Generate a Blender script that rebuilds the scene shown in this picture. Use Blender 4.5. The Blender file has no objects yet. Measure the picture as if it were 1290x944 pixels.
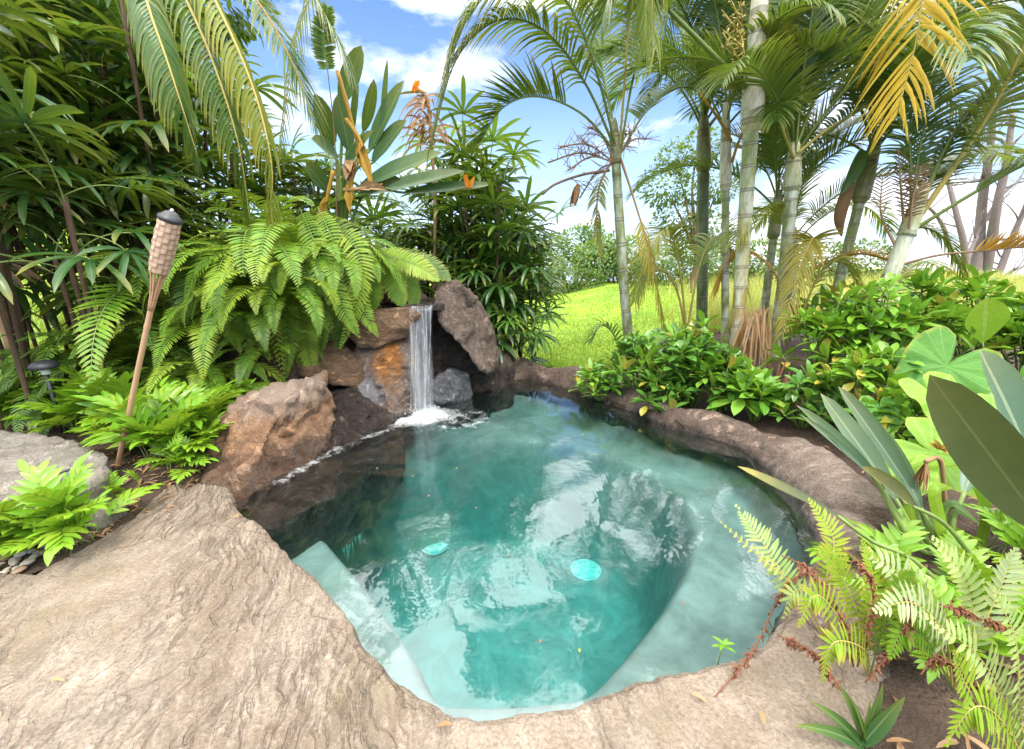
import bpy, bmesh, math, random
import numpy as np
from mathutils import Vector, Matrix, noise, Euler
from mathutils.geometry import intersect_point_line

R = math.radians
rnd = random.Random(7)
scene = bpy.context.scene
COL = scene.collection
V = Vector

# ------------------------------------------------------------------ camera geometry
CAM_H, PITCH, F = 1.5, R(14.7), 540.0
CP, SP = math.cos(PITCH), math.sin(PITCH)


def ray(px, py):
    x, y = (px - 645) / F, -(py - 472) / F
    return V((x, CP + y * SP, -SP + y * CP))


def at(px, py, z=0.0):
    d = ray(px, py)
    return V((0, 0, CAM_H)) + d * ((z - CAM_H) / d.z)


def P(px, py, Y):
    d = ray(px, py)
    return V((0, 0, CAM_H)) + d * (Y / d.y)


def sm(a, b, x):
    t = min(1.0, max(0.0, (x - a) / (b - a)))
    return t * t * (3 - 2 * t)


def catmull(pts, n, closed=False):
    pts = [V(p) for p in pts]
    m = len(pts)
    segs = m if closed else m - 1
    out = []
    for k in range(n if closed else n + 1):
        s = k / n * segs
        i = min(int(s), segs - 1)
        t = s - i
        if closed:
            p0, p1, p2, p3 = pts[(i - 1) % m], pts[i % m], pts[(i + 1) % m], pts[(i + 2) % m]
        else:
            p1, p2 = pts[i], pts[i + 1]
            p0 = pts[i - 1] if i > 0 else p1 * 2 - p2
            p3 = pts[i + 2] if i + 2 < m else p2 * 2 - p1
        out.append(0.5 * ((2 * p1) + (p2 - p0) * t + (2 * p0 - 5 * p1 + 4 * p2 - p3) * t * t + (3 * p1 - p0 - 3 * p2 + p3) * t ** 3))
    return out


# ------------------------------------------------------------------ mesh builder
class MB:
    def __init__(s):
        s.v, s.f, s.c, s.m = [], [], [], []

    def vert(s, p, c):
        s.v.append((p[0], p[1], p[2])); s.c.append(c)
        return len(s.v) - 1

    def face(s, idx, m=0):
        s.f.append(idx); s.m.append(m)

    def mesh(s, name, mats, smooth=True):
        me = bpy.data.meshes.new(name)
        me.from_pydata(s.v, [], s.f)
        for m in mats:
            me.materials.append(m)
        me.polygons.foreach_set('material_index', s.m)
        me.polygons.foreach_set('use_smooth', [smooth] * len(s.f))
        ca = me.color_attributes.new('lf', 'FLOAT_COLOR', 'POINT')
        ca.data.foreach_set('color', [x for c in s.c for x in c])
        me.update()
        return me


def prof_lance(t): return max(0.0, math.sin(math.pi * (0.06 + 0.94 * t) ** 0.75)) ** 0.8
def prof_strap(t): return min(1.0, 0.35 + t * 5) * (1 - t ** 5) ** 0.8 if t < 1 else 0
def prof_sword(t): return min(1.0, 0.55 + t * 3) * max(0.0, 1 - t ** 2.2)
def prof_paddle(t): return max(0.0, math.sin(math.pi * (0.03 + 0.97 * t) ** 1.05)) ** 0.55
def prof_ellip(t): return max(0.0, math.sin(math.pi * (0.02 + 0.98 * t) ** 1.25)) ** 0.8


def blade(mb, p, d, n, L, W, segs=4, droop=0.0, fold=0.15, prof=prof_lance, tint=0.0, var=0.5, m=0, tiptint=0.0, wave=0.0, sidebend=0.0):
    p, d = V(p), V(d).normalized()
    side = d.cross(n)
    if side.length < 1e-4:
        side = d.orthogonal()
    side.normalize()
    st = L / segs
    prev = None
    ph = var * 20
    for i in range(segs + 1):
        t = i / segs
        nn = side.cross(d).normalized()
        w = W * prof(t) * 0.5
        tt = min(1.0, tint + tiptint * t ** 3)
        if i == segs:
            k = mb.vert(p, (tt, var, 0.5, 1.0))
            cur = (k,)
        else:
            up = nn * (fold * w * 2)
            wob = nn * (wave * w * math.sin(t * 14 + ph))
            cur = (mb.vert(p - side * w + up + wob, (tt, var, 0.0, t)), mb.vert(p, (tt, var, 0.5, t)), mb.vert(p + side * w + up - wob, (tt, var, 1.0, t)))
        if prev:
            if len(cur) == 3:
                mb.face((prev[0], prev[1], cur[1], cur[0]), m); mb.face((prev[1], prev[2], cur[2], cur[1]), m)
            else:
                mb.face((prev[0], prev[1], cur[0]), m); mb.face((prev[1], prev[2], cur[0]), m)
        prev = cur
        p = p + d * st
        d = (d + V((0, 0, -1)) * droop * st / max(L, 1e-5) + side * sidebend / segs).normalized()
        side = (side - d * side.dot(d)).normalized()


def tube(mb, pts, rads, sides=6, tint=0.0, var=0.5, m=0, cap=True):
    pts = [V(p) for p in pts]
    if not isinstance(rads, (list, tuple)):
        rads = [rads] * len(pts)
    n = len(pts)
    T = [(pts[min(i + 1, n - 1)] - pts[max(i - 1, 0)]).normalized() for i in range(n)]
    a = T[0].orthogonal().normalized()
    rings = []
    for i in range(n):
        a = (a - T[i] * a.dot(T[i]))
        a = a.normalized() if a.length > 1e-5 else T[i].orthogonal().normalized()
        b = T[i].cross(a)
        ring = []
        for k in range(sides):
            th = 2 * math.pi * k / sides
            q = pts[i] + (a * math.cos(th) + b * math.sin(th)) * rads[i]
            ring.append(mb.vert(q, (tint, var, k / sides, i / max(1, n - 1))))
        rings.append(ring)
    for i in range(n - 1):
        for k in range(sides):
            k2 = (k + 1) % sides
            mb.face((rings[i][k], rings[i][k2], rings[i + 1][k2], rings[i + 1][k]), m)
    if cap:
        mb.face(tuple(reversed(rings[0])), m); mb.face(tuple(rings[-1]), m)


def arc_path(L, e0, droop, n=14, power=1.4, yaw=0.0):
    """a stalk in the XZ plane: leaves the origin at elevation e0, bends down by droop (degrees) along its length"""
    p, out = V((0, 0, 0)), [V((0, 0, 0))]
    for i in range(n):
        t = (i + 0.5) / n
        e = R(e0 - droop * t ** power)
        a = R(yaw * t)
        p = p + V((math.cos(e) * math.cos(a), math.cos(e) * math.sin(a), math.sin(e))) * (L / n)
        out.append(p.copy())
    return out


def frond(mb, path, N, plen, W, s0=0.15, a0=75, a1=25, lift=15, droop=0.3, fold=0.12, prof=prof_sword, rad=0.006, rng=None, tint=0.0, tiptint=0.0,
          segs=4, lenprof=None, m=0, mr=1, jit=0.08, miss=0.0, up=V((0, 0, 1)), taper=True, wave=0.0):
    rng = rng or rnd
    n = len(path) - 1
    tube(mb, path, [rad * (1 - 0.8 * i / n) if taper else rad for i in range(n + 1)], 5, tint=tint, var=0.5, m=mr)
    lenprof = lenprof or (lambda t: 0.35 + 0.65 * math.sin(math.pi * min(1, 0.12 + t * 0.86)) ** 0.7 if t < 0.94 else 0.5)
    for k in range(N):
        t = (k + 0.5) / N
        s = s0 + (1 - s0) * t
        x = s * n
        i = min(int(x), n - 1)
        fr = x - i
        p = path[i].lerp(path[i + 1], fr)
        T = (path[min(i + 2, n)] - path[max(i - 1, 0)]).normalized()
        S = T.cross(up)
        if S.length < 0.15:
            S = T.cross(V((1, 0.3, 0)))
        S.normalize()
        Nn = S.cross(T).normalized()
        ang = R(a0 + (a1 - a0) * t)
        for sd in (-1, 1):
            if rng.random() < miss:
                continue
            an = ang + rng.uniform(-jit, jit)
            lf = R(lift) + rng.uniform(-jit, jit)
            d = T * math.cos(an) + (S * sd * math.cos(lf) + Nn * math.sin(lf)) * math.sin(an)
            ln = plen * lenprof(t) * rng.uniform(1 - jit, 1 + jit)
            blade(mb, p + T * (sd * 0.25 * plen / N), d, Nn, ln, W * (0.6 + 0.4 * ln / plen), segs, droop, fold, prof, min(1, max(0, tint + rng.uniform(-.5, 1) * jit)), rng.random(), m, tiptint, wave)


# ------------------------------------------------------------------ objects
def tag(o, label=None, cat=None, group=None, kind=None):
    if label: o['label'] = label
    if cat: o['category'] = cat
    if group: o['group'] = group
    if kind: o['kind'] = kind
    return o


def thing(name, label, cat, loc, group=None):
    o = bpy.data.objects.new(name, None)
    o.empty_display_size = 0.1
    o.location = loc
    COL.objects.link(o)
    return tag(o, label, cat, group)


def obj(name, me, parent=None, loc=(0, 0, 0), rot=(0, 0, 0), scale=(1, 1, 1)):
    o = bpy.data.objects.new(name, me)
    o.location = loc
    o.rotation_euler = rot
    o.scale = scale if not isinstance(scale, (int, float)) else (scale, scale, scale)
    if parent: o.parent = parent
    COL.objects.link(o)
    return o


def bm_mesh(name, bm, mat, smooth=True):
    me = bpy.data.meshes.new(name)
    bm.to_mesh(me)
    bm.free()
    if mat: me.materials.append(mat)
    me.polygons.foreach_set('use_smooth', [smooth] * len(me.polygons))
    return me


# ------------------------------------------------------------------ materials
class NT:
    def __init__(s, name):
        s.mat = bpy.data.materials.new(name)
        s.mat.use_nodes = True
        s.t = s.mat.node_tree
        s.t.nodes.clear()
        s.out = s.t.nodes.new('ShaderNodeOutputMaterial')

    def n(s, typ, ins=None, **kw):
        nd = s.t.nodes.new(typ)
        for k, v in kw.items():
            setattr(nd, k, v)
        for k, v in (ins or {}).items():
            s.set(nd.inputs[k], v)
        return nd

    def set(s, sock, v):
        if isinstance(v, bpy.types.NodeSocket):
            s.t.links.new(v, sock)
        elif isinstance(v, bpy.types.Node):
            s.t.links.new(v.outputs[0], sock)
        else:
            if sock.type == 'RGBA' and len(v) == 3:
                v = (*v, 1)
            sock.default_value = v

    def math(s, op, a, b=0.0, c=None, clamp=False):
        nd = s.n('ShaderNodeMath', operation=op, use_clamp=clamp)
        s.set(nd.inputs[0], a); s.set(nd.inputs[1], b)
        if c is not None: s.set(nd.inputs[2], c)
        return nd.outputs[0]

    def mix(s, f, a, b, blend='MIX'):
        nd = s.n('ShaderNodeMix', data_type='RGBA', blend_type=blend)
        s.set(nd.inputs[0], f); s.set(nd.inputs[6], a); s.set(nd.inputs[7], b)
        return nd.outputs[2]

    def ramp(s, f, stops, interp='LINEAR'):
        nd = s.n('ShaderNodeValToRGB')
        cr = nd.color_ramp
        cr.interpolation = interp
        while len(cr.elements) < len(stops): cr.elements.new(0.5)
        for e, (p, c) in zip(cr.elements, stops):
            e.position = p
            e.color = (c, c, c, 1) if isinstance(c, (int, float)) else (*c, 1)
        s.set(nd.inputs[0], f)
        return nd.outputs[0]

    def noise(s, vec, scale, detail=4, rough=0.55, dist=0.0, out=0):
        nd = s.n('ShaderNodeTexNoise', {'Scale': scale, 'Detail': detail, 'Roughness': rough, 'Distortion': dist})
        if vec is not None: s.set(nd.inputs['Vector'], vec)
        return nd.outputs[out]

    def mapping(s, vec, scale=(1, 1, 1), rot=(0, 0, 0), loc=(0, 0, 0)):
        nd = s.n('ShaderNodeMapping', {'Vector': vec, 'Scale': scale, 'Rotation': rot, 'Location': loc})
        return nd.outputs[0]

    def coord(s, which='Object'):
        return s.n('ShaderNodeTexCoord').outputs[which]

    def bump(s, h, strength=0.5, dist=0.02, normal=None):
        nd = s.n('ShaderNodeBump', {'Height': h, 'Strength': strength, 'Distance': dist})
        if normal is not None: s.set(nd.inputs['Normal'], normal)
        return nd.outputs[0]

    def pbsdf(s, **kw):
        nd = s.n('ShaderNodeBsdfPrincipled')
        for k, v in kw.items():
            s.set(nd.inputs[k.replace('_', ' ')], v)
        return nd.outputs[0]

    def done(s, shader):
        s.t.links.new(shader, s.out.inputs[0])
        return s.mat


def leaf_mat(name, c1, c2, dead=(0.25, 0.13, 0.04), mid=None, rough=0.42, trans=0.32, tcol=None, spec=0.4, vein=0.0, veinscale=60, mid_w=0.05, bumpy=0.0, aging=(0.42, 0.33, 0.05)):
    """foliage: two greens mixed per plant, per leaflet and by noise; lighter midrib; lf.r = how far the leaf has died"""
    t = NT(name)
    at_ = t.n('ShaderNodeAttribute', attribute_name='lf')
    sep = t.n('ShaderNodeSeparateColor', {0: at_.outputs['Color']})
    r, g, b, a = sep.outputs[0], sep.outputs[1], sep.outputs[2], at_.outputs['Alpha']
    oi = t.n('ShaderNodeObjectInfo').outputs['Random']
    nz = t.noise(t.coord('Object'), 9, 3)
    f = t.math('ADD', t.math('MULTIPLY', g, 0.45), t.math('ADD', t.math('MULTIPLY', oi, 0.4), t.math('MULTIPLY', t.math('SUBTRACT', nz, 0.5), 0.9)), clamp=True)
    col = t.mix(f, c1, c2)
    if mid:
        mm = t.math('LESS_THAN', t.math('ABSOLUTE', t.math('SUBTRACT', b, 0.5)), mid_w)
        col = t.mix(t.math('MULTIPLY', mm, 0.7), col, mid)
    dd = t.math('ADD', r, t.math('MULTIPLY', t.math('SUBTRACT', t.noise(t.coord('Object'), 22, 3), 0.5), t.math('MULTIPLY', r, 1.4)), clamp=True)
    yel = t.mix(t.math('MULTIPLY', dd, 2.0, clamp=True), col, aging)
    col = t.mix(t.math('MULTIPLY_ADD', dd, 2.0, -1.0, clamp=True), yel, dead)
    nrm = None
    if vein:
        w = t.math('SINE', t.math('MULTIPLY', t.math('ADD', a, t.math('MULTIPLY', t.math('ABSOLUTE', t.math('SUBTRACT', b, 0.5)), -0.25)), veinscale))
        nrm = t.bump(w, vein, 0.01)
        col = t.mix(t.math('MULTIPLY', t.math('ADD', w, 1.0), 0.05), col, c2)
    if bumpy:
        nrm = t.bump(t.noise(t.coord('Object'), 30, 3), bumpy, 0.02)
    kw = dict(Base_Color=col, Roughness=rough)
    p = t.n('ShaderNodeBsdfPrincipled', {'Base Color': col, 'Roughness': rough, 'Specular IOR Level': spec})
    tr = t.n('ShaderNodeBsdfTranslucent')
    tc = t.mix(0.55, col, tcol or (0.30, 0.42, 0.02), 'MIX')
    t.set(tr.inputs[0], t.mix(dd, tc, t.mix(0.5, dead, (0.5, 0.25, 0.05))))
    if nrm is not None:
        t.set(p.inputs['Normal'], nrm); t.set(tr.inputs['Normal'], nrm)
    ms = t.n('ShaderNodeMixShader', {0: trans, 1: p.outputs[0], 2: tr.outputs[0]})
    return t.done(ms.outputs[0])


def stem_mat(name, c1, c2, rough=0.6, sc=20):
    t = NT(name)
    nz = t.noise(t.mapping(t.coord('Object'), (1, 1, 0.2)), sc, 4)
    at_ = t.n('ShaderNodeAttribute', attribute_name='lf')
    sep = t.n('ShaderNodeSeparateColor', {0: at_.outputs['Color']})
    col = t.mix(nz, c1, c2)
    col = t.mix(sep.outputs[0], col, (0.35, 0.16, 0.04))
    return t.done(t.pbsdf(Base_Color=col, Roughness=rough, Normal=t.bump(nz, 0.4, 0.01)))


def rock_mat(name, cols, sc=3.0, bump=0.6, rough=0.8, grain=1.0, stretch=(1, 1, 1), wet=0.0, stain=None, orient=(0, 0, 0), moss=0.0):
    t = NT(name)
    co = t.mapping(t.coord('Object'), stretch, orient)
    n1 = t.noise(co, sc, 8, 0.62, 0.4)
    n2 = t.noise(co, sc * 6, 6, 0.65)
    n3 = t.noise(t.coord('Object'), sc * 30, 3, 0.6)
    stops = [(0.30 + 0.4 * i / (len(cols) - 1), c) for i, c in enumerate(cols)]
    col = t.ramp(t.math('MULTIPLY_ADD', n2, 0.4, t.math('MULTIPLY', n1, 0.62)), stops)
    col = t.mix(t.ramp(n3, [(0.38, 0.55), (0.55, 0.0)]), col, t.mix(0.75, col, (0.03, 0.025, 0.02)))
    vor = t.n('ShaderNodeTexVoronoi', {'Vector': t.mix(0.12, co, t.noise(co, 4, 3, out=1)), 'Scale': sc * 1.6}, feature='DISTANCE_TO_EDGE')
    crack = t.ramp(vor.outputs['Distance'], [(0.0, 0.0), (0.035, 1.0)])
    col = t.mix(t.math('MULTIPLY', t.math('SUBTRACT', 1.0, crack), 0.35), col, (0.03, 0.022, 0.018))
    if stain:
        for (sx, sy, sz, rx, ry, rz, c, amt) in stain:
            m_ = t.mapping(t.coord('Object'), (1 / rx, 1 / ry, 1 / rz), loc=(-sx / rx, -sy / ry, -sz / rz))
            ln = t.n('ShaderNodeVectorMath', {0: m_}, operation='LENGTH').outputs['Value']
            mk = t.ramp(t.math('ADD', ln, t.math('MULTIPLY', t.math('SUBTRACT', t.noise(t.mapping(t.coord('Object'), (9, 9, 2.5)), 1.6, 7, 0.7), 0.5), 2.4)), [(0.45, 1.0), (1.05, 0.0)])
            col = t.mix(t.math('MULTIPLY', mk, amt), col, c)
    if moss:
        gm = t.ramp(t.noise(co, 5, 5), [(0.5, 0.0), (0.62, 1.0)])
        col = t.mix(t.math('MULTIPLY', gm, moss), col, (0.10, 0.10, 0.03))
    n4 = t.noise(co, sc * 2.2, 9, 0.72, 0.8)
    rid = t.ramp(t.math('ABSOLUTE', t.math('SUBTRACT', n4, 0.5)), [(0.0, 0.0), (0.10, 1.0)])
    col = t.mix(t.math('MULTIPLY', t.math('SUBTRACT', 1.0, rid), 0.22), col, cols[0])
    col = t.mix(t.ramp(t.noise(t.coord('Object'), sc * 55, 3, 0.7), [(0.58, 0.0), (0.72, 0.5)]), col, cols[-1])
    h = t.math('ADD', t.math('ADD', t.math('MULTIPLY', n2, 0.8), t.math('MULTIPLY', rid, 0.7)), t.math('ADD', t.math('MULTIPLY', n3, 0.35 * grain), t.math('MULTIPLY', crack, 0.2)))
    rg = rough
    if wet:
        z = t.n('ShaderNodeSeparateXYZ', {0: t.coord('Object')}).outputs[2]
        wm = t.ramp(t.math('ADD', z, t.math('MULTIPLY', t.math('SUBTRACT', n1, .5), 0.3)), [(wet, 1.0), (wet + 0.1, 0.0)])
        col = t.mix(t.math('MULTIPLY', wm, 0.62), col, (0.012, 0.010, 0.010))
        rg = t.math('MULTIPLY_ADD', wm, 0.3 - rough, rough)
    return t.done(t.pbsdf(Base_Color=col, Roughness=rg, Normal=t.bump(h, min(1.0, bump * 1.2), 0.04)))


def simple(name, c, rough=0.5, metal=0.0, **kw):
    t = NT(name)
    nz = t.noise(t.coord('Object'), 40, 3)
    col = t.mix(t.math('MULTIPLY', nz, 0.5), c, tuple(x * 0.6 for x in c))
    return t.done(t.pbsdf(Base_Color=col, Roughness=rough, Metallic=metal, **kw))


M = {}
M['fern'] = leaf_mat('sword fern leaf', (0.07, 0.21, 0.014), (0.20, 0.39, 0.022), mid=(0.10, 0.14, 0.02), rough=0.45)
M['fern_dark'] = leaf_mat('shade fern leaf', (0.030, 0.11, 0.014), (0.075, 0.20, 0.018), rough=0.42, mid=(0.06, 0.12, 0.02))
M['fern_yellow'] = leaf_mat('young fern leaf', (0.15, 0.28, 0.015), (0.30, 0.42, 0.03), rough=0.45, mid=(0.25, 0.3, 0.05))
M['wart'] = leaf_mat('lobed fern leaf', (0.10, 0.27, 0.012), (0.26, 0.46, 0.025), rough=0.32, mid=(0.2, 0.35, 0.06), spec=0.5, mid_w=0.06)
M['pale_fern'] = leaf_mat('pale fern leaf', (0.20, 0.34, 0.08), (0.42, 0.52, 0.20), dead=(0.32, 0.12, 0.04), rough=0.55, mid=(0.45, 0.5, 0.22))
M['silver_fern'] = leaf_mat('silvery fern leaf', (0.26, 0.36, 0.16), (0.44, 0.50, 0.28), rough=0.6, mid=(0.4, 0.5, 0.25))
M['fan'] = leaf_mat('fan palm leaf', (0.012, 0.056, 0.016), (0.040, 0.125, 0.026), rough=0.33, spec=0.5, mid=(0.08, 0.17, 0.04), trans=0.25)
M['fan_light'] = leaf_mat('light fan palm leaf', (0.045, 0.14, 0.02), (0.11, 0.25, 0.03), rough=0.36, mid=(0.14, 0.26, 0.05))
M['palm'] = leaf_mat('palm leaflet', (0.026, 0.090, 0.022), (0.075, 0.18, 0.034), rough=0.36, spec=0.5, mid=(0.10, 0.16, 0.04), trans=0.28)
M['palm_light'] = leaf_mat('pale palm leaflet', (0.10, 0.19, 0.025), (0.22, 0.28, 0.05), rough=0.42, mid=(0.3, 0.3, 0.06))
M['palm_yellow'] = leaf_mat('yellow palm leaflet', (0.50, 0.38, 0.02), (0.72, 0.46, 0.05), dead=(0.50, 0.20, 0.03), rough=0.45, tcol=(0.7, 0.45, 0.02))
M['palm_orange'] = leaf_mat('orange palm leaflet', (0.50, 0.22, 0.02), (0.60, 0.32, 0.05), dead=(0.35, 0.12, 0.02), rough=0.5, tcol=(0.7, 0.3, 0.02))
M['olive_paddle'] = leaf_mat('olive paddle leaf', (0.026, 0.042, 0.012), (0.060, 0.078, 0.022), rough=0.5, mid=(0.09, 0.11, 0.04), vein=0.0, veinscale=150, trans=0.08, mid_w=0.02)
M['paddle'] = leaf_mat('paddle leaf', (0.030, 0.085, 0.030), (0.060, 0.13, 0.045), rough=0.36, spec=0.5, mid=(0.15, 0.22, 0.08), vein=0.06, veinscale=150, trans=0.15, mid_w=0.04)
M['paddle_grey'] = leaf_mat('grey green paddle leaf', (0.06, 0.12, 0.07), (0.12, 0.19, 0.11), rough=0.4, spec=0.5, mid=(0.28, 0.34, 0.2), vein=0.05, veinscale=180, trans=0.15, mid_w=0.05)
M['shrub'] = leaf_mat('shrub leaf', (0.10, 0.27, 0.022), (0.27, 0.48, 0.045), rough=0.3, spec=0.55, mid=(0.2, 0.36, 0.08), trans=0.28)
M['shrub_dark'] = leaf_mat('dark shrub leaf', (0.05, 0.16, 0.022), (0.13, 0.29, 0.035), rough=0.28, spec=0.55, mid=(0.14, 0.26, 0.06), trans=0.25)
M['taro'] = leaf_mat('taro leaf', (0.05, 0.17, 0.035), (0.12, 0.27, 0.05), mid=(0.20, 0.34, 0.12), rough=0.62, spec=0.15, trans=0.25, bumpy=0.35)
M['taro_lime'] = leaf_mat('lime taro leaf', (0.13, 0.31, 0.02), (0.26, 0.44, 0.03), mid=(0.32, 0.46, 0.10), rough=0.42, trans=0.35, bumpy=0.25)
M['strap'] = leaf_mat('strap leaf', (0.03, 0.095, 0.03), (0.065, 0.155, 0.045), rough=0.4, mid=(0.2, 0.3, 0.12))
M['hedge'] = leaf_mat('hedge leaf', (0.055, 0.13, 0.02), (0.15, 0.25, 0.05), rough=0.5)
M['tree_leaf'] = leaf_mat('tree leaf', (0.035, 0.085, 0.015), (0.10, 0.17, 0.03), rough=0.5)
M['grass'] = leaf_mat('lawn blade', (0.15, 0.30, 0.022), (0.34, 0.47, 0.05), rough=0.6, trans=0.4)
M['tall_grass'] = leaf_mat('meadow blade', (0.34, 0.38, 0.08), (0.58, 0.54, 0.20), rough=0.6, trans=0.4)
M['dry'] = leaf_mat('dry leaf', (0.28, 0.17, 0.08), (0.42, 0.29, 0.16), dead=(0.22, 0.10, 0.04), aging=(0.34, 0.20, 0.09), rough=0.7, trans=0.2, tcol=(0.4, 0.2, 0.06))
M['rust'] = leaf_mat('rusty dry fern', (0.16, 0.055, 0.028), (0.27, 0.12, 0.06), dead=(0.12, 0.06, 0.035), aging=(0.20, 0.075, 0.035), rough=0.7, trans=0.15, tcol=(0.4, 0.12, 0.03))
M['green_stem'] = stem_mat('green stalk', (0.10, 0.16, 0.03), (0.20, 0.26, 0.06))
M['yellow_stem'] = stem_mat('yellow stalk', (0.32, 0.30, 0.06), (0.42, 0.30, 0.08))
M['brown_stem'] = stem_mat('brown stalk', (0.10, 0.055, 0.03), (0.22, 0.14, 0.08), 0.8)
M['dark_stem'] = stem_mat('dark fibrous cane', (0.035, 0.022, 0.014), (0.12, 0.07, 0.035), 0.9, 40)
M['grey_bark'] = stem_mat('grey bark', (0.11, 0.085, 0.078), (0.25, 0.20, 0.185), 0.85, 14)
M['tan_twig'] = stem_mat('tan twig', (0.25, 0.16, 0.10), (0.36, 0.26, 0.16), 0.8)
M['orange_petal'] = leaf_mat('orange petal', (0.75, 0.25, 0.01), (0.8, 0.36, 0.02), rough=0.5, tcol=(0.9, 0.3, 0.02))


def palm_trunk_mat(name, low, high, ring=(0.42, 0.40, 0.33), n=9.0, white=(0.46, 0.48, 0.40)):
    """ringed palm stem: lf.a runs from the base (0) to the top (1)"""
    t = NT(name)
    at_ = t.n('ShaderNodeAttribute', attribute_name='lf')
    a = at_.outputs['Alpha']
    co = t.coord('Object')
    nz = t.noise(t.mapping(co, (1, 1, 0.35)), 9, 6, 0.6)
    nf = t.noise(t.mapping(co, (1, 1, 0.15)), 40, 4, 0.6)
    col = t.mix(t.math('ADD', a, t.math('MULTIPLY', t.math('SUBTRACT', nz, 0.5), 0.5), clamp=True), low, high)
    col = t.mix(t.math('MULTIPLY', t.ramp(nz, [(0.46, 0.0), (0.62, 1.0)]), 0.75), col, white)
    col = t.mix(t.math('MULTIPLY', t.ramp(nf, [(0.35, 1.0), (0.5, 0.0)]), 0.35), col, (0.08, 0.07, 0.03))
    x = t.math('MULTIPLY', t.math('ADD', t.math('POWER', a, 0.85), t.math('MULTIPLY', t.noise(co, 2.5, 2), 0.012)), n)
    fr = t.math('ABSOLUTE', t.math('SUBTRACT', t.math('FRACT', x), 0.5))
    rg = t.math('MULTIPLY', t.math('LESS_THAN', fr, 0.032), t.ramp(t.noise(co, 7, 3), [(0.38, 0.15), (0.6, 1.0)]))
    col = t.mix(t.math('MULTIPLY', rg, 0.8), col, ring)
    dk = t.math('MULTIPLY', t.math('LESS_THAN', fr, 0.085), t.math('SUBTRACT', 1.0, rg))
    col = t.mix(t.math('MULTIPLY', dk, 0.6), col, (0.10, 0.075, 0.03))
    col = t.mix(t.math('MULTIPLY', t.ramp(t.noise(t.mapping(co, (1, 1, .5)), 16, 5, 0.7), [(0.52, 0.0), (0.66, 1.0)]), 0.4), col, (0.10, 0.11, 0.05))
    return t.done(t.pbsdf(Base_Color=col, Roughness=0.55, Normal=t.bump(t.math('ADD', rg, t.math('MULTIPLY', nf, 0.5)), 0.5, 0.01)))


M['trunk'] = palm_trunk_mat('green ringed palm stem', (0.17, 0.18, 0.045), (0.26, 0.32, 0.12), n=11, white=(0.58, 0.60, 0.52))
M['trunk_dark'] = palm_trunk_mat('dark ringed palm stem', (0.06, 0.085, 0.03), (0.11, 0.15, 0.05), ring=(0.25, 0.25, 0.18), n=10, white=(0.2, 0.23, 0.14))
M['trunk_brown'] = palm_trunk_mat('brown based palm stem', (0.34, 0.17, 0.03), (0.28, 0.35, 0.12), n=12, white=(0.55, 0.57, 0.46))
M['shaft'] = palm_trunk_mat('pale crownshaft', (0.34, 0.38, 0.20), (0.44, 0.40, 0.16), ring=(0.45, 0.40, 0.25), n=2.2, white=(0.60, 0.60, 0.48))
M['shaft_white'] = palm_trunk_mat('white crownshaft', (0.60, 0.52, 0.36), (0.52, 0.56, 0.40), ring=(0.5, 0.42, 0.24), n=2.2, white=(0.68, 0.66, 0.56))
M['shaft_olive'] = palm_trunk_mat('olive crownshaft', (0.22, 0.24, 0.09), (0.20, 0.19, 0.06), ring=(0.3, 0.26, 0.12), n=2.2, white=(0.34, 0.34, 0.2))

# ------------------------------------------------------------------ the day
SUN_STRENGTH, SUN_ANGLE, SKY_STRENGTH, EXPOSURE = 2.05, 10.0, 0.15, 0.62
SKY_TINT, HAZE_COL, CLOUD_COL, CLOUD_LOC = (0.82, 1.0, 1.26), (5.0, 5.9, 7.1), (9, 9.2, 9.5), (0.3, 1.7, 0)
CLOUD_TOP = (27, 27.2, 27.6)
FLOOR = -1.42
WATER_IOR, WATER_COL, WATER_DENS, WATER_SCAT = 1.66, (0.0, 0.86, 0.845), 0.66, 0.045

# ------------------------------------------------------------------ light, sky, camera
SUN_EL, SUN_AZ = R(60), R(168)      # azimuth clockwise from +Y (the way the camera looks)
cam = bpy.data.cameras.new('camera')
cam.sensor_width = 36
cam.lens = F / 1290 * 36
cam.clip_start, cam.clip_end = 0.05, 2000
co_ = bpy.data.objects.new('camera', cam)
co_.location = (0, 0, CAM_H)
co_.rotation_euler = (math.pi / 2 - PITCH, 0, 0)
COL.objects.link(co_)
scene.camera = co_

sl = bpy.data.lights.new('sun', 'SUN')
sl.energy, sl.angle, sl.color = SUN_STRENGTH, R(SUN_ANGLE), (1.0, 0.95, 0.87)
so = bpy.data.objects.new('sun', sl)
sdir = V((math.sin(SUN_AZ) * math.cos(SUN_EL), math.cos(SUN_AZ) * math.cos(SUN_EL), math.sin(SUN_EL)))
so.rotation_euler = (-sdir).to_track_quat('-Z', 'Y').to_euler()
so.location = sdir * 30
COL.objects.link(so)

w = bpy.data.worlds.new('World')
scene.world = w
w.use_nodes = True
wt = w.node_tree
wt.nodes.clear()
W_ = NT.__new__(NT)
W_.t = wt
sky = W_.n('ShaderNodeTexSky', sky_type='NISHITA', sun_disc=False, sun_elevation=SUN_EL, sun_rotation=SUN_AZ, air_density=1.0, dust_density=0.6, ozone_density=2.0)
dirv = W_.coord('Generated')
sx = W_.n('ShaderNodeSeparateXYZ', {0: dirv})
zc = W_.math('MAXIMUM', sx.outputs[2], 0.0)
den = W_.math('ADD', zc, 0.22)
cv = W_.n('ShaderNodeCombineXYZ', {0: W_.math('DIVIDE', sx.outputs[0], den), 1: W_.math('DIVIDE', sx.outputs[1], den), 2: 0.0})
cvm = W_.mapping(cv.outputs[0], (1, 1, 1), loc=CLOUD_LOC)
n1 = W_.noise(cvm, 1.15, 7, 0.58, 0.25)
n2 = W_.noise(cvm, 0.45, 2, 0.5)
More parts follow.
